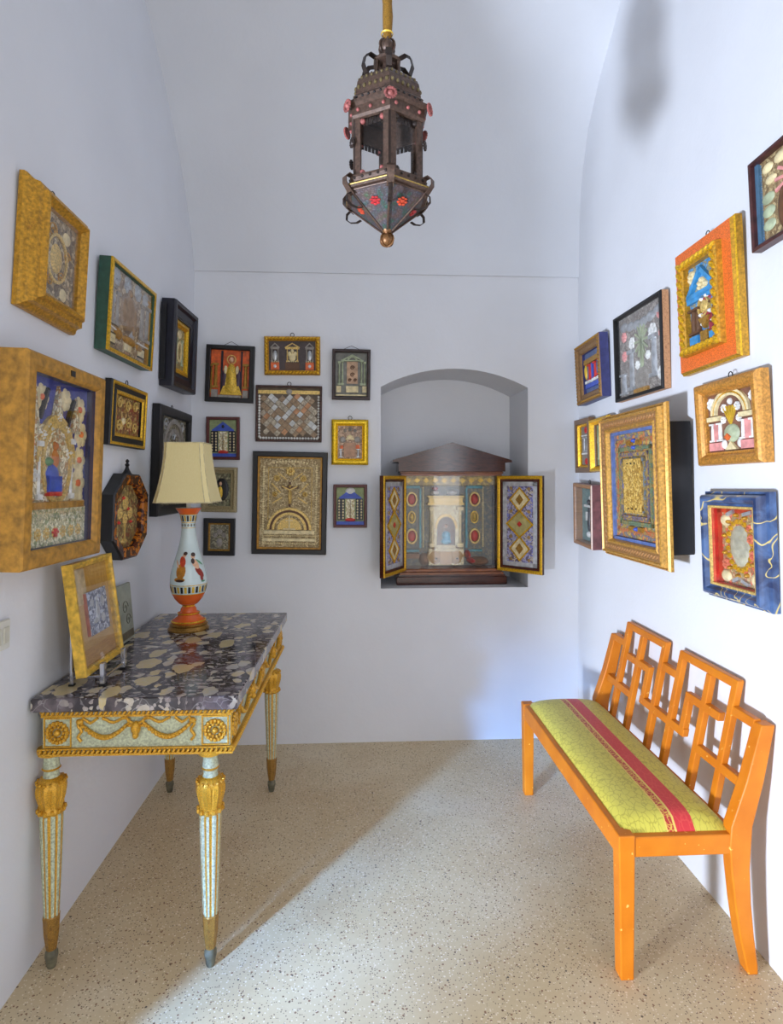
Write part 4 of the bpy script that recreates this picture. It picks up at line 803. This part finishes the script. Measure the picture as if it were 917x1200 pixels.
def rad(z):
    for (r0, z0), (r1, z1) in zip(prof[:-1], prof[1:]):
        if z0 <= z <= z1: return r0+(r1-r0)*(z-z0)/(z1-z0)
    return prof[-1][0]
fine = [(rad(.108+(.545-.108)*i/50), .108+(.545-.108)*i/50) for i in range(51)]
b = MB(); b.lathe(fine, 40); body = b.build('vase_body', PORC, t, True)
def zone(name, m, z0, z1, off=.0007):
    k = max(2, int((z1-z0)/.006)); b = MB(); b.lathe([(rad(z0+(z1-z0)*i/k)+off, z0+(z1-z0)*i/k) for i in range(k+1)], 40, closed=False); return b.build(name, m, body, True)
zone('orange_bowl', ORP, .109, .164); zone('orange_rim', ORP, .517, .545)
for z0, z1 in ((.164, .167), (.204, .207), (.514, .517), (.478, .4805), (.455, .457)): zone('gilt_line', BRIGHT, z0, z1, .0012)
def patch(b, pts, th0, mi=0, off=.0015):
    """flat painted patch on the vase: pts are (sideways metres, height)"""
    vs = []; n = len(pts); c = (sum(p[0] for p in pts)/n, sum(p[1] for p in pts)/n)
    for f in (0, .5, 1.):
        for p in pts:
            x = c[0]+(p[0]-c[0])*f; z = c[1]+(p[1]-c[1])*f; r = rad(z)+off; a = th0+x/r; vs.append((r*math.cos(a), r*math.sin(a), z))
    fs = []
    for q in range(2):
        for i in range(n): j = (i+1) % n; fs.append((q*n+i, q*n+j, q*n+n+j, q*n+n+i))
    b.add(vs, fs, mi=mi)
for zc, h, n in ((.186, .028, 30), (.498, .026, 18)):
    b = MB()
    for i in range(n): r = rad(zc); wv = 2*pi*r/n*.34; patch(b, [(-wv, zc-h/2), (wv, zc-h/2), (wv, zc+h/2), (-wv, zc+h/2)], 2*pi*i/n, i % 2)
    b.build('dash_band', [paint((34, 34, 40), .3), YELLOW], body, True)
b = MB()
for i in range(14): patch(b, [(-.003, .462), (.003, .462), (.0045, .470), (0, .476), (-.0045, .470)], 2*pi*i/14)
b.build('scale_band', paint((120, 120, 110), .3), body, True)
def ov(cx_, cz, rx, rz, n=12, tilt=0): return [(cx_+rx*math.cos(2*pi*i/n)*math.cos(tilt)-rz*math.sin(2*pi*i/n)*math.sin(tilt), cz+rx*math.cos(2*pi*i/n)*math.sin(tilt)+rz*math.sin(2*pi*i/n)*math.cos(tilt)) for i in range(n)]
va = math.atan2(-LY, -LX)
figm = [paint((182, 120, 36), .3), paint((60, 36, 30), .3), paint((196, 70, 40), .3), SKIN, paint((150, 50, 40), .3), paint((90, 150, 110), .3)]
for th, lay in ((va-.47, [(ov(0, .268, .022, .034), 0), (ov(-.004, .232, .026, .010), 0), (ov(-.002, .228, .02, .006), 1), (ov(.004, .310, .013, .024, 12, .2), 2), (ov(.009, .338, .008, .010), 3), (ov(.012, .345, .009, .008), 1), (ov(-.018, .30, .004, .02, 12, .5), 3)]),
               (va+.47, [(ov(.016, .262, .013, .030, 12, .7), 4), (ov(.024, .236, .008, .014, 12, .3), 4), (ov(-.002, .300, .013, .026, 12, .5), 3), (ov(-.008, .332, .009, .011), 3), (ov(-.006, .340, .010, .009), 1), (ov(.020, .305, .004, .022, 12, .9), 5), (ov(-.012, .312, .008, .012), 1), (ov(.03, .222, .012, .004), 5)])):
    b = MB()
    for k, (pts, mi) in enumerate(lay): patch(b, pts, th, mi, .0012+.0004*k)
    b.build('painted_figure', figm, body, True)
b = MB(); b.lathe([(.010, .540), (.010, .600), (.014, .604), (.014, .640), (.004, .645), (.003, .80), (.008, .806), (.008, .815)], 12); b.tube([(-.052, 0, .806), (.052, 0, .806)], .002, 6); b.build('socket', WHITE, t, True)
SHADE = NT('cream_shade_fabric'); sn = SHADE.new('ShaderNodeTexNoise', Scale=400, Detail=2); SHADE.l(SHADE.co((1, 1, .2)), sn.inputs['Vector']); SHADE.col(SHADE.ramp(sn.outputs[0], [(.3, (234, 218, 158)), (.7, (238, 224, 168))])); SHADE.bump(sn.outputs[0], .1, .002)
SHADE.p.inputs['Transmission Weight'].default_value = 0; SHM = SHADE.fin(.8)
def shade_ring(f, off=0):
    z = .572+.262*f; hwid = .083+(.122-.083)*((1-f)**1.7)-off; c = hwid*.16
    return [(hwid-c, -hwid, z), (hwid, -hwid+c, z), (hwid, hwid-c, z), (hwid-c, hwid, z), (-hwid+c, hwid, z), (-hwid, hwid-c, z), (-hwid, -hwid+c, z), (-hwid+c, -hwid, z)]
b = MB(); vs = []; fs = []; K = 10
for f in range(K+1): vs += shade_ring(f/K)
for f in range(K, -1, -1): vs += shade_ring(f/K, .003)
NRING = 2*K+2
for q in range(NRING):
    r = (q+1) % NRING
    for i in range(8): j = (i+1) % 8; fs.append((q*8+i, q*8+j, r*8+j, r*8+i))
b.add(vs, fs); so = b.build('lamp_shade', SHM, t, True)
b = MB()
for f in (0.0, 1.0):
    rr = shade_ring(f, -.001); b.tube(rr+rr[:1], .0028, 6)
for i in range(8): b.tube([shade_ring(f/K, -.0008)[i] for f in range(K+1)], .0018, 5)
b.build('shade_trim', paint((214, 200, 158), .7), so, True)

# ------------------------------------------------------------------ small framed tile on a chrome stand
CHR = paint((196, 198, 206), .15, .9, .03, 10, 0); BLK = paint((20, 20, 22), .4)
FXc, FYc, FZ = -.905, 2.115, .893
t = thing('display_easel', 'chrome display stand with black feet holding the gold box frame', 'easel', Matrix.Translation((-.88, 2.10, TZ+.0005)))
for dy in (-.095, .075):
    b = MB(); b.box(.030, .046, dy-.010, dy+.010, .006, .074, ch=.002); b.build('front_post', CHR, t)
    b = MB(); b.box(-.052, .032, dy-.005, dy+.005, .026, .034, ch=.002); b.build('rail', CHR, t)
    b = MB(); b.box(-.066, -.056, dy-.007, dy+.007, .005, .225, ch=.002); b.build('rear_post', CHR, t)
    b = MB(); b.box(.028, .048, dy-.010, dy+.010, 0, .007); b.box(-.069, -.053, dy-.009, dy+.009, 0, .006); b.build('foot', BLK, t)
b = MB(); b.box(.036, .043, -.095, .075, .018, .026, ch=.002); b.box(-.064, -.058, -.095, .075, .10, .11, ch=.002); b.build('crossbar', CHR, t)
FM = Matrix.Translation((-.905, 2.107, .908)) @ Matrix.Rotation(pi/2, 4, 'Z') @ Matrix.Rotation(R(-7.4), 4, 'X')
t = thing('box_frame', 'gold box frame holding a small silver-blue relief tile, leaning on chrome stand', 'picture', FM)
fw, fh = .305, .364
BOXG = aged_gold((206, 166, 60), (176, 130, 50), .3, 10, .45, .15)
ring(MB(), rect(fw, fh), [(0, 0), (0, .033), (.001, .034), (.009, .034), (.012, .028), (.020, .025), (.020, .018), (.020, 0)]).build('frame', BOXG, t)
A = Art(t, -fw/2+.020, fw/2-.020, .020, fh-.020, .013)
A.panel('mount_board', wood((196, 160, 104), (176, 138, 84), (3, 3, 8), .5), .012)
A.part('wood_inlay', wood((200, 156, 66), (170, 120, 44), (30, 3, 4), .4), [('R', .36, .68, 1., 1., .002)], smooth=False); A.part('pale_strip', paint((190, 168, 128), .6), [('R', .06, .62, .36, .98, .002)], smooth=False); A.part('lower_inlay', wood((190, 148, 92), (160, 116, 64), (4, 3, 20), .5), [('R', .02, .0, 1., .16, .002)], smooth=False)
A.part('relief_tile', paint((170, 92, 70), .6), [('R', .25, .28, .82, .72, .010)], 'tile with red-brown edge', False)
A2 = Art(t, A.X(.28), A.X(.82), A.Z(.28), A.Z(.72), .0232); A2.panel('tile_face', FG((150, 158, 176), (110, 120, 144), (180, 186, 198), (84, 92, 116), s=90)); A2.part('tile_figure', SILVER, [('E', .45, .5, .1, .26, .004), ('E', .45, .8, .05, .05, .004), ('E', .3, .3, .14, .07, .004), ('F', .75, .7, .12, .003), ('F', .7, .3, .12, .003), ('F', .2, .75, .1, .003)]); A.glass(.0305)
# small pale plaque leaning on the wall behind it
PM = Matrix.Translation((-.975, 2.485, TZ+.001)) @ Matrix.Rotation(pi/2, 4, 'Z') @ Matrix.Rotation(R(-5), 4, 'X')
t = thing('stone_plaque', 'small pale grey plaque leaning on the wall behind the gold box frame', 'plaque', PM)
MB().box(-.12, .12, -.014, 0, 0, .235, ch=.002).build('slab', paint((150, 154, 138), .5, 0, .15, 14), t)
A = Art(t, -.11, .11, .012, .225, .0142); A.part('engraved_scroll', paint((108, 108, 92), .6), [('S', .3, .7, .14, .003), ('S', .7, .6, .14, .003), ('S', .8, .35, .12, .003), ('S', .3, .35, .14, .003)]); A.part('dark_lower_band', paint((104, 96, 76), .6), [('R', .0, .0, 1., .14, .002)])

# ------------------------------------------------------------------ orange bench
s = NT('orange_lacquer'); v = s.co()
n1 = s.new('ShaderNodeTexNoise', Scale=9, Detail=5); s.l(s.co((1, 1, 1)), n1.inputs['Vector']); n2 = s.new('ShaderNodeTexNoise', Scale=55, Detail=2); s.l(v, n2.inputs['Vector'])
ge = s.new('ShaderNodeNewGeometry')
f = s.ramp(n2.outputs[0], [(.70, (0, 0, 0)), (.74, (255, 255, 255))])
s.col(s.mix(f, s.ramp(n1.outputs[0], [(.3, (196, 108, 16)), (.7, (212, 126, 26))]), (236, 184, 96))); s.bump(n1.outputs[0], .08, .004); LACQ = s.fin(.42, 0, .35)
BX0, BX1, BY0, BY1 = .795, 1.215, 1.80, 2.925
t = thing('bench', 'orange lacquered bench with fretwork back and striped yellow-green seat, right wall', 'bench', Matrix.Translation((BX0, BY0, 0)))
LB = BY1-BY0
def bb(name, x0, x1, y0, y1, z0, z1, ch=.003): return MB().box(x0, x1, y0, y1, z0, z1, ch=ch).build(name, LACQ, t)
for y in (0, LB-.05):
    b = MB(); b.add([(0, y, .445), (.052, y, .445), (.052, y+.05, .445), (0, y+.05, .445), (.006, y, 0), (.048, y, 0), (.048, y+.046, 0), (.006, y+.046, 0)], [(0, 1, 2, 3), (7, 6, 5, 4), (0, 4, 5, 1), (1, 5, 6, 2), (2, 6, 7, 3), (3, 7, 4, 0)]); b.build('front_leg', LACQ, t, bevel=.004)
bb('front_rail', .004, .030, .05, LB-.05, .372, .442); bb('rear_rail', .375, .40, .05, LB-.05, .372, .430)
for y in (.004, LB-.034): bb('side_rail', .05, .385, y, y+.030, .376, .438)
# rear posts sweep: splayed foot, upright at seat, raked stile above
def rake(z): return .392+max(0, z-.42)*.205
for y in (0, LB-.05):
    ctr = [(.428, .0), (.424, .03), (.408, .12), (.396, .22), (.388, .33), (.388, .40), (.392, .46), (rake(.6)+.006, .60), (rake(.775)+.012, .777)]
    hw_ = [.016, .019, .023, .026, .030, .034, .034, .028, .022]
    vs = []; fs = []
    for (x, z), h2 in zip(ctr, hw_): vs += [(x-h2, y, z), (x+h2, y, z), (x+h2, y+.046, z), (x-h2, y+.046, z)]
    for q in range(len(ctr)-1):
        for i in range(4): j = (i+1) % 4; fs.append((q*4+i, q*4+j, q*4+4+j, q*4+4+i))
    fs += [(3, 2, 1, 0), tuple(range(len(vs)-4, len(vs)))]
    MB().add(vs, fs).build('rear_post', LACQ, t, True, bevel=.004)
TK = .024
def bpost(yc_, z0, z1, wd=.030):
    vs = []
    for z in (z0, z1): x = rake(z); vs += [(x-TK/2, yc_-wd/2, z), (x+TK/2, yc_-wd/2, z), (x+TK/2, yc_+wd/2, z), (x-TK/2, yc_+wd/2, z)]
    MB().add(vs, [(3, 2, 1, 0), (4, 5, 6, 7)]+[(i, (i+1) % 4, 4+(i+1) % 4, 4+i) for i in range(4)]).build('fret_post', LACQ, t, bevel=.003)
def brail(y0, y1, zc, wd=.030):
    vs = []
    for y in (y0, y1):
        for z, sx in ((zc-wd/2, -1), (zc-wd/2, 1), (zc+wd/2, 1), (zc+wd/2, -1)): vs.append((rake(z)+sx*TK*.49, y, z))
    MB().add(vs, [(3, 2, 1, 0), (4, 5, 6, 7)]+[(i, (i+1) % 4, 4+(i+1) % 4, 4+i) for i in range(4)]).build('fret_rail', LACQ, t, bevel=.003)
for sgn in (0, 1):
    Yf = (lambda y: y-BY0) if not sgn else (lambda y: LB-(y-BY0))
    def br(a, b_, z): y0, y1 = sorted((Yf(a), Yf(b_))); brail(y0, y1, z)
    bpost(Yf(1.960), .425, .866); bpost(Yf(2.105), .425, .838); bpost(Yf(2.295), .425, .866); bpost(Yf(2.205), .578, .735)
    br(1.9475, 2.3075, .853); br(1.835, 1.947, .768); br(2.005, 2.20, .722); br(1.855, 2.112, .575)
brail(2.205-BY0-.02, LB-(2.205-BY0)+.02, .590); brail(2.31-BY0, LB-(2.31-BY0), .770)
# cushion
SW = .345; s = NT('striped_damask'); v = s.co()
sx = s.new('ShaderNodeSeparateXYZ'); s.l(s.tc.outputs['Object'], sx.inputs[0]); fx = s.mth('DIVIDE', sx.outputs['X'], SW)
ve = s.new('ShaderNodeTexVoronoi', Scale=44, feature='DISTANCE_TO_EDGE'); s.l(s.co((1.3, .8, .2), .02, 50), ve.inputs['Vector'])
ve2 = s.new('ShaderNodeTexVoronoi', Scale=70, feature='DISTANCE_TO_EDGE'); s.l(s.co((1, 1, .2), .02, 60), ve2.inputs['Vector'])
line = s.ramp(ve.outputs[0], [(.025, (255, 255, 255)), (.07, (0, 0, 0))]); line2 = s.ramp(ve2.outputs[0], [(.05, (255, 255, 255)), (.12, (0, 0, 0))])
ye = s.mix(s.mth('MULTIPLY', line, .55), (206, 196, 76), (150, 136, 40)); re_ = s.mix(s.mth('MULTIPLY', line, .35), (204, 44, 50), (226, 92, 74)); bd = s.mix(line2, (178, 46, 38), (214, 172, 70)); go = (226, 196, 96)
def sel(pos, a, b_): return s.mix(s.mth('GREATER_THAN', fx, pos), a, b_)
c = sel(.40, ye, go); c = sel(.412, c, bd); c = sel(.475, c, go); c = sel(.495, c, re_); c = sel(.665, c, ye); s.col(c)
s.bump(s.mth('ADD', line, 0), -.12, .003); s.p.inputs['Sheen Weight'].default_value = .15; DAM = s.fin(.55)
b = MB(); NXg, NYg = 24, 40; vs = []; fs = []; y0c, y1c = .028, LB-.028
for j in range(NYg+1):
    for i in range(NXg+1):
        u = i/NXg; w2 = j/NYg; eu = 1-abs(2*u-1)**5; ew = 1-abs(2*w2-1)**16; e = max(0, min(eu, 1))*max(0, ew)
        z = .430+.010+.044*(e**.6)*(1-.25*(2*u-1)**2); vs.append((u*SW, y0c+(y1c-y0c)*w2, z))
n0 = len(vs)
for j in range(NYg):
    for i in range(NXg): a = j*(NXg+1)+i; fs.append((a, a+1, a+NXg+2, a+NXg+1))
edge = [i for i in range(NXg+1)]+[(j+1)*(NXg+1)-1 for j in range(1, NYg+1)]+[NYg*(NXg+1)+i for i in range(NXg-1, -1, -1)]+[j*(NXg+1) for j in range(NYg-1, 0, -1)]
for k in edge: x, y, z = vs[k]; vs.append((x, y, .425))
ne = len(edge)
for k in range(ne): l = (k+1) % ne; fs.append((edge[k], edge[l], n0+l, n0+k))
fs.append(tuple(n0+k for k in range(ne)))
b.add(vs, fs); b.build('seat_cushion', DAM, t, True, M=Matrix.Translation((.028, 0, 0)))['label'] = 'yellow-green damask seat with a red stripe'

# ------------------------------------------------------------------ hanging lantern
TIN = aged_gold((84, 66, 56), (36, 26, 22), .46, 26, .45, .35, (70, 34, 26)); TIND = paint((50, 40, 36), .45, .4, .3, 30); TINR = paint((142, 80, 76), .6, .1, .4, 60)
HX, HY = .076, 1.70
t = thing('lantern', 'dark tin hexagonal lantern with red rosettes hanging from the vault', 'lantern', Matrix.Translation((HX, HY, 2.21)))
ao = math.atan2(-HY, -HX)+R(4)
def hexp(Rr, z, k): a = ao+k*pi/3; return Vector((Rr*math.cos(a), Rr*math.sin(a), z))
def hexsh(b, prof, closed=False): b.lathe(prof, 6, None, 0, closed=closed, a0=ao); return b
Z0 = 0
# bottom knob
b = MB(); b.ell((0, 0, .020), (.019, .019, .019), 12, 8); b.lathe([(.006, .036), (.012, .042), (.016, .052)], 12)
for i in range(6): a = ao+i*pi/3; b.tube([(.021*math.sin(pi*k/8)*math.cos(a), .021*math.sin(pi*k/8)*math.sin(a), .020-.021*math.cos(pi*k/8)) for k in range(9)], .0022, 5)
b.build('bottom_knob', aged_gold((120, 84, 50), (50, 34, 24), .44, 40, .4, .5), t, True)
# glass pyramid: six painted panels with rib straps
s = NT('painted_glass'); n1 = s.new('ShaderNodeTexNoise', Scale=30, Detail=3); s.l(s.co(), n1.inputs['Vector']); ve = s.new('ShaderNodeTexVoronoi', Scale=110, feature='DISTANCE_TO_EDGE'); s.l(s.co(), ve.inputs['Vector'])
c = s.ramp(n1.outputs[0], [(.35, (42, 78, 66)), (.48, (70, 68, 76)), (.6, (88, 72, 70)), (.7, (62, 82, 58))])
s.col(s.mix(s.ramp(ve.outputs[0], [(.05, (200, 200, 200)), (.16, (0, 0, 0))]), c, (60, 46, 40))); s.bump(ve.outputs[0], .4, .003); PGL = s.fin(.45, 0, .3)
Rb, zr, za = .118, .155, .046
for k in range(6):
    p, q, apx = hexp(Rb, zr, k), hexp(Rb, zr, k+1), [hexp(.014, za, k), hexp(.014, za, k+1)]
    nrm = (q-p).cross(apx[0]-p).normalized(); cen = (p+q+apx[0])/3
    if nrm.dot(Vector((cen.x, cen.y, -.05))) < 0: nrm = -nrm
    th = nrm*.003
    vs = [p, q, apx[1], apx[0]]; vs = [x for x in vs]+[x-th for x in vs]
    pn = MB().add(vs, [(0, 1, 2, 3), (7, 6, 5, 4), (0, 4, 5, 1), (1, 5, 6, 2), (2, 6, 7, 3), (3, 7, 4, 0)]).build('painted_panel', PGL, t)
    fc = (p+q)/2*.68+(apx[0]+apx[1])/2*.32+nrm*.002; ux = (q-p).normalized(); uy = nrm.cross(ux)
    b = MB()
    for i in range(7): a = 2*pi*i/7; c_ = fc+(ux*math.cos(a)+uy*math.sin(a))*.011; b.ell(tuple(c_-nrm*.001), (.0058, .0058, .0035), 7, 5)
    b.ell(tuple(fc-nrm*.001), (.009, .009, .005), 7, 5); b.build('red_flower', paint((182, 52, 56), .5) if k % 2 else paint((186, 70, 44), .5), pn, True)
b = MB()
for k in range(6):
    b.tube([hexp(Rb+.003, zr, k), hexp(.016, za-.001, k)], .0032, 6)
    b.tube([hexp(Rb, zr+.001, k), hexp(Rb, zr+.001, k+1)], .003, 6)
b.build('panel_rib', TIN, t, True)
# lower rim
b = MB(); hexsh(b, [(.112, .158), (.130, .160), (.132, .168), (.126, .178), (.118, .184), (.122, .196), (.122, .204), (.106, .206), (.104, .186)]); b.build('lower_rim', TIN, t)
b = MB()
for k in range(6):
    for j in range(5): p = hexp(.1195, .195, k).lerp(hexp(.1195, .195, k+1), (j+.5)/5); b.ell(tuple(p), (.0055, .0055, .0055), 7, 5)
b.build('rim_stud', TIND, t, True)
b = MB()
for k in range(6): b.tube([hexp(.129, .170, k), hexp(.129, .170, k+1)], .004, 6)
b.build('rim_gilt_line', aged_gold((150, 124, 60), (80, 60, 34), .44, 40, .4, .4), t, True)
# corner posts: paired flat strips
for k in range(6):
    e1 = (hexp(1, 0, k+1)-hexp(1, 0, k)).normalized(); e0 = (hexp(1, 0, k-1)-hexp(1, 0, k)).normalized(); b = MB()
    for e in (e0, e1):
        c0 = hexp(.106, 0, k)+e*.010; out = Vector((hexp(1, 0, k)+e*.5).to_tuple()).normalized(); wv = e*.008; tv = out*.004
        vs = [c0+sx*wv+sy*tv+Vector((0, 0, z)) for z in (.205, .372) for sx, sy in ((-1, -1), (1, -1), (1, 1), (-1, 1))]
        b.add(vs, [(3, 2, 1, 0), (4, 5, 6, 7)]+[(i, (i+1) % 4, 4+(i+1) % 4, 4+i) for i in range(4)])
    b.tube([hexp(.104, .205, k), hexp(.104, .372, k)], .0045, 6, mi=1); b.build('corner_post', [TIN, TIND], t)
for k in range(6):
    p, q = hexp(.100, 0, k), hexp(.100, 0, k+1); d = (q-p)*.12; b = MB(); n_ = ((p+q)/2).normalized()*.0012
    vs = [(p+d), (q-d)]; vs = [vs[0]+Vector((0, 0, .206)), vs[1]+Vector((0, 0, .206)), vs[1]+Vector((0, 0, .372)), vs[0]+Vector((0, 0, .372))]; vs = vs+[x-n_ for x in vs]
    b.add(vs, [(0, 1, 2, 3), (7, 6, 5, 4), (0, 4, 5, 1), (1, 5, 6, 2), (2, 6, 7, 3), (3, 7, 4, 0)]); b.build('window_pane', glassm(), t)
    o_ = ((p+q)/2).normalized()
    for f in (.2, .8):
        c0 = p.lerp(q, f)+o_*.004
        for z in (.214, .358): MB().ell((c0.x, c0.y, z), (.008, .008, .008), 7, 5).build('corner_boss', TINR if k % 2 else TIND, t, True)
# pierced cornice (hollow) with rosettes
b = MB(); hexsh(b, [(.104, .366), (.112, .368), (.116, .376), (.116, .402), (.126, .408), (.127, .416), (.116, .420), (.110, .428), (.112, .434), (.104, .440), (.098, .430), (.100, .370), (.104, .366)]); b.build('cornice', TIN, t)
for nm, zz, rr, m, n_ in (('cornice_stud', .389, .1165, TINR, 3), ('cornice_hole', .430, .1105, BLACK, 6)):
    b = MB()
    for k in range(6):
        for j in range(n_):
            p = hexp(rr, zz, k).lerp(hexp(rr, zz, k+1), (j+.5)/n_); sc = .0055 if n_ == 3 else .004; b.ell(tuple(p), (sc, sc, sc), 8, 5)
    b.build(nm, m, t, True)
b = MB()
for k in range(6):
    p, q = hexp(.099, 0, k), hexp(.099, 0, k+1)
    for z0_, z1_ in ((.348, .367),):
        for j in range(6):
            a_, c_ = p.lerp(q, .12+j*.127), p.lerp(q, .12+(j+.80)*.127)
            b.add([Vector((a_.x, a_.y, z0_)), Vector((c_.x, c_.y, z0_)), Vector((c_.x, c_.y, z1_)), Vector((a_.x, a_.y, z1_)), Vector((a_.x*.985, a_.y*.985, z0_)), Vector((c_.x*.985, c_.y*.985, z0_)), Vector((c_.x*.985, c_.y*.985, z1_)), Vector((a_.x*.985, a_.y*.985, z1_))], [(0, 1, 2, 3), (7, 6, 5, 4), (0, 4, 5, 1), (1, 5, 6, 2), (2, 6, 7, 3), (3, 7, 4, 0)])
b.build('pierced_valance', TIND, t)
for k in range(6):
    M = Matrix.Translation(hexp(.128, .400, k)) @ Matrix.Rotation(ao+k*pi/3, 4, 'Z') @ Matrix.Rotation(pi/2, 4, 'Y'); b = MB()
    for i in range(14): a = 2*pi*i/14; b.ell((.014*math.cos(a), .014*math.sin(a), .003), (.0045, .0045, .0035), 6, 4, M=M)
    b.lathe([(.012, 0), (.009, .003), (.004, .008)], 14, M); b.build('rosette', TINR, t, True)
    M = Matrix.Translation(hexp(.116, .300, k)) @ Matrix.Rotation(ao+k*pi/3, 4, 'Z') @ Matrix.Rotation(pi/2, 4, 'Y'); b = MB()
    for i in range(10): a = 2*pi*i/10; b.ell((.012*math.cos(a), .008*math.sin(a), .0), (.004, .004, .003), 6, 4, M=M)
    if k % 3: b.lathe([(.010, 0), (.006, .004)], 10, M); b.build('leaf_boss', TIND, t, True)
# dome, turret, crown
b = MB(); hexsh(b, [(.104, .434), (.103, .452), (.098, .470), (.084, .486), (.060, .492), (.052, .496)]); b.build('dome', TIN, t)
b = MB()
for k in range(6):
    for j in range(6): p = hexp(.103, .455, k).lerp(hexp(.103, .455, k+1), (j+.5)/6); b.ell(tuple(p), (.005, .005, .005), 6, 4); p = hexp(.092, .478, k).lerp(hexp(.092, .478, k+1), (j+.5)/6); b.ell(tuple(p), (.004, .004, .004), 6, 4)
b.build('dome_embossing', aged_gold((110, 98, 66), (50, 40, 28), .44, 40, .4, .4), t, True)
b = MB()
for k in range(6):
    p = hexp(.038, .494, k); q = hexp(.034, .538, k); b.tube([p, q], .0055, 6)
hexsh(b, [(.050, .492), (.048, .500), (.030, .500)]); hexsh(b, [(.030, .534), (.042, .536), (.044, .542), (.036, .548), (.030, .552), (.022, .565), (.014, .580), (.010, .588)], True); b.lathe([(.018, .5), (.016, .536)], 8); b.build('turret', TIN, t)
for k in range(6):
    a = ao+k*pi/3; b = MB(); pts = [(.040, .540), (.058, .544), (.074, .532), (.080, .512), (.072, .496), (.060, .492), (.056, .500)]
    sp = [Vector((r*math.cos(a), r*math.sin(a), z)) for r, z in pts]; side = Vector((-math.sin(a), math.cos(a), 0))*.008; nrm = []
    vs = [];
    for i, p in enumerate(sp):
        d = (sp[min(i+1, len(sp)-1)]-sp[max(i-1, 0)]).normalized(); nn = d.cross(side).normalized()*.0012; vs += [p-side-nn, p+side-nn, p+side+nn, p-side+nn]
    fs = [(3, 2, 1, 0), tuple(range(len(vs)-4, len(vs)))]
    for q in range(len(sp)-1):
        for i in range(4): j = (i+1) % 4; fs.append((q*4+i, q*4+j, q*4+4+j, q*4+4+i))
    b.add(vs, fs); b.build('crown_scroll', TIND, t, True)
for k in range(6):
    a = ao+k*pi/3; side = Vector((-math.sin(a), math.cos(a), 0))*.010
    pts = [(.108, .202), (.124, .206), (.140, .196), (.142, .178), (.132, .158), (.118, .144), (.108, .128), (.112, .112), (.126, .108), (.134, .120), (.132, .140)] if False else [(.112, .204), (.128, .208), (.139, .196), (.139, .176), (.128, .158), (.114, .140)]
    sp = [Vector((r*math.cos(a), r*math.sin(a), z)) for r, z in pts]; vs = []
    for i, p in enumerate(sp):
        d = (sp[min(i+1, len(sp)-1)]-sp[max(i-1, 0)]).normalized(); nn = d.cross(side).normalized()*.0012; vs += [p-side-nn, p+side-nn, p+side+nn, p-side+nn]
    fs = [(3, 2, 1, 0), tuple(range(len(vs)-4, len(vs)))]
    for q in range(len(sp)-1):
        for i in range(4): j = (i+1) % 4; fs.append((q*4+i, q*4+j, q*4+4+j, q*4+4+i))
    MB().add(vs, fs).build('corner_scroll', TIN, t, True)
    sp = [Vector((r*math.cos(a+.0), r*math.sin(a), z)) for r, z in [(.118, .150), (.131, .138), (.132, .118), (.118, .104), (.098, .100), (.084, .106)]]; b = MB(); b.tube(sp, [.006]*6, 6, flat=.3); b.build('lower_loop', TIND, t, True)
b = MB(); b.ell((0, 0, .592), (.022, .022, .024), 12, 8)
for i in range(6): a = ao+i*pi/3; b.tube([(.025*math.sin(pi*k/8)*math.cos(a), .025*math.sin(pi*k/8)*math.sin(a), .592-.026*math.cos(pi*k/8)) for k in range(9)], .003, 5)
b.tube([(.008*math.cos(i*pi/6), 0, .620+.008*math.sin(i*pi/6)) for i in range(13)], .002, 6); b.build('crown_ball', TIN, t, True)
# settle the tiers to their heights
ZO = (-.01, 0, .046, .155, .205, .366, .434, .492, .540, .592, .62, .70); ZN = (-.01, 0, .042, .127, .166, .322, .386, .462, .522, .566, .592, .67)
def tier(z):
    for i in range(len(ZO)-1):
        if z <= ZO[i+1]: return ZN[i]+(ZN[i+1]-ZN[i])*(z-ZO[i])/(ZO[i+1]-ZO[i])
    return z
for c_ in t.children_recursive:
    for v_ in c_.data.vertices: v_.co.z = tier(v_.co.z)
# cloth sleeve over the hanging chain
b = MB(); random.seed(5); pts = []; rr = []
for i in range(40): f = i/39; pts.append((HX+.002*math.sin(i*.9), HY+.002*math.cos(i*.7), 2.797+(4.115-2.797)*f)); rr.append(.0145+.0022*math.sin(i*1.7)+.001*random.random()-(.004 if i < 2 else 0))
b.tube(pts, rr, 14); FAB = aged_gold((132, 96, 26), (96, 66, 18), .4, 60, .7, .1)
o = b.build('chain_sleeve', FAB, None, True); o['label'] = 'gathered gold cloth sleeve covering the chain the lantern hangs from'; o['category'] = 'chain cover'
b = MB(); b.lathe([(.016, 2.811), (.018, 2.814), (.016, 2.817)], 14, Matrix.Translation((HX, HY, 0)), closed=False); b.build('sleeve_tie', YELLOW, o, True)
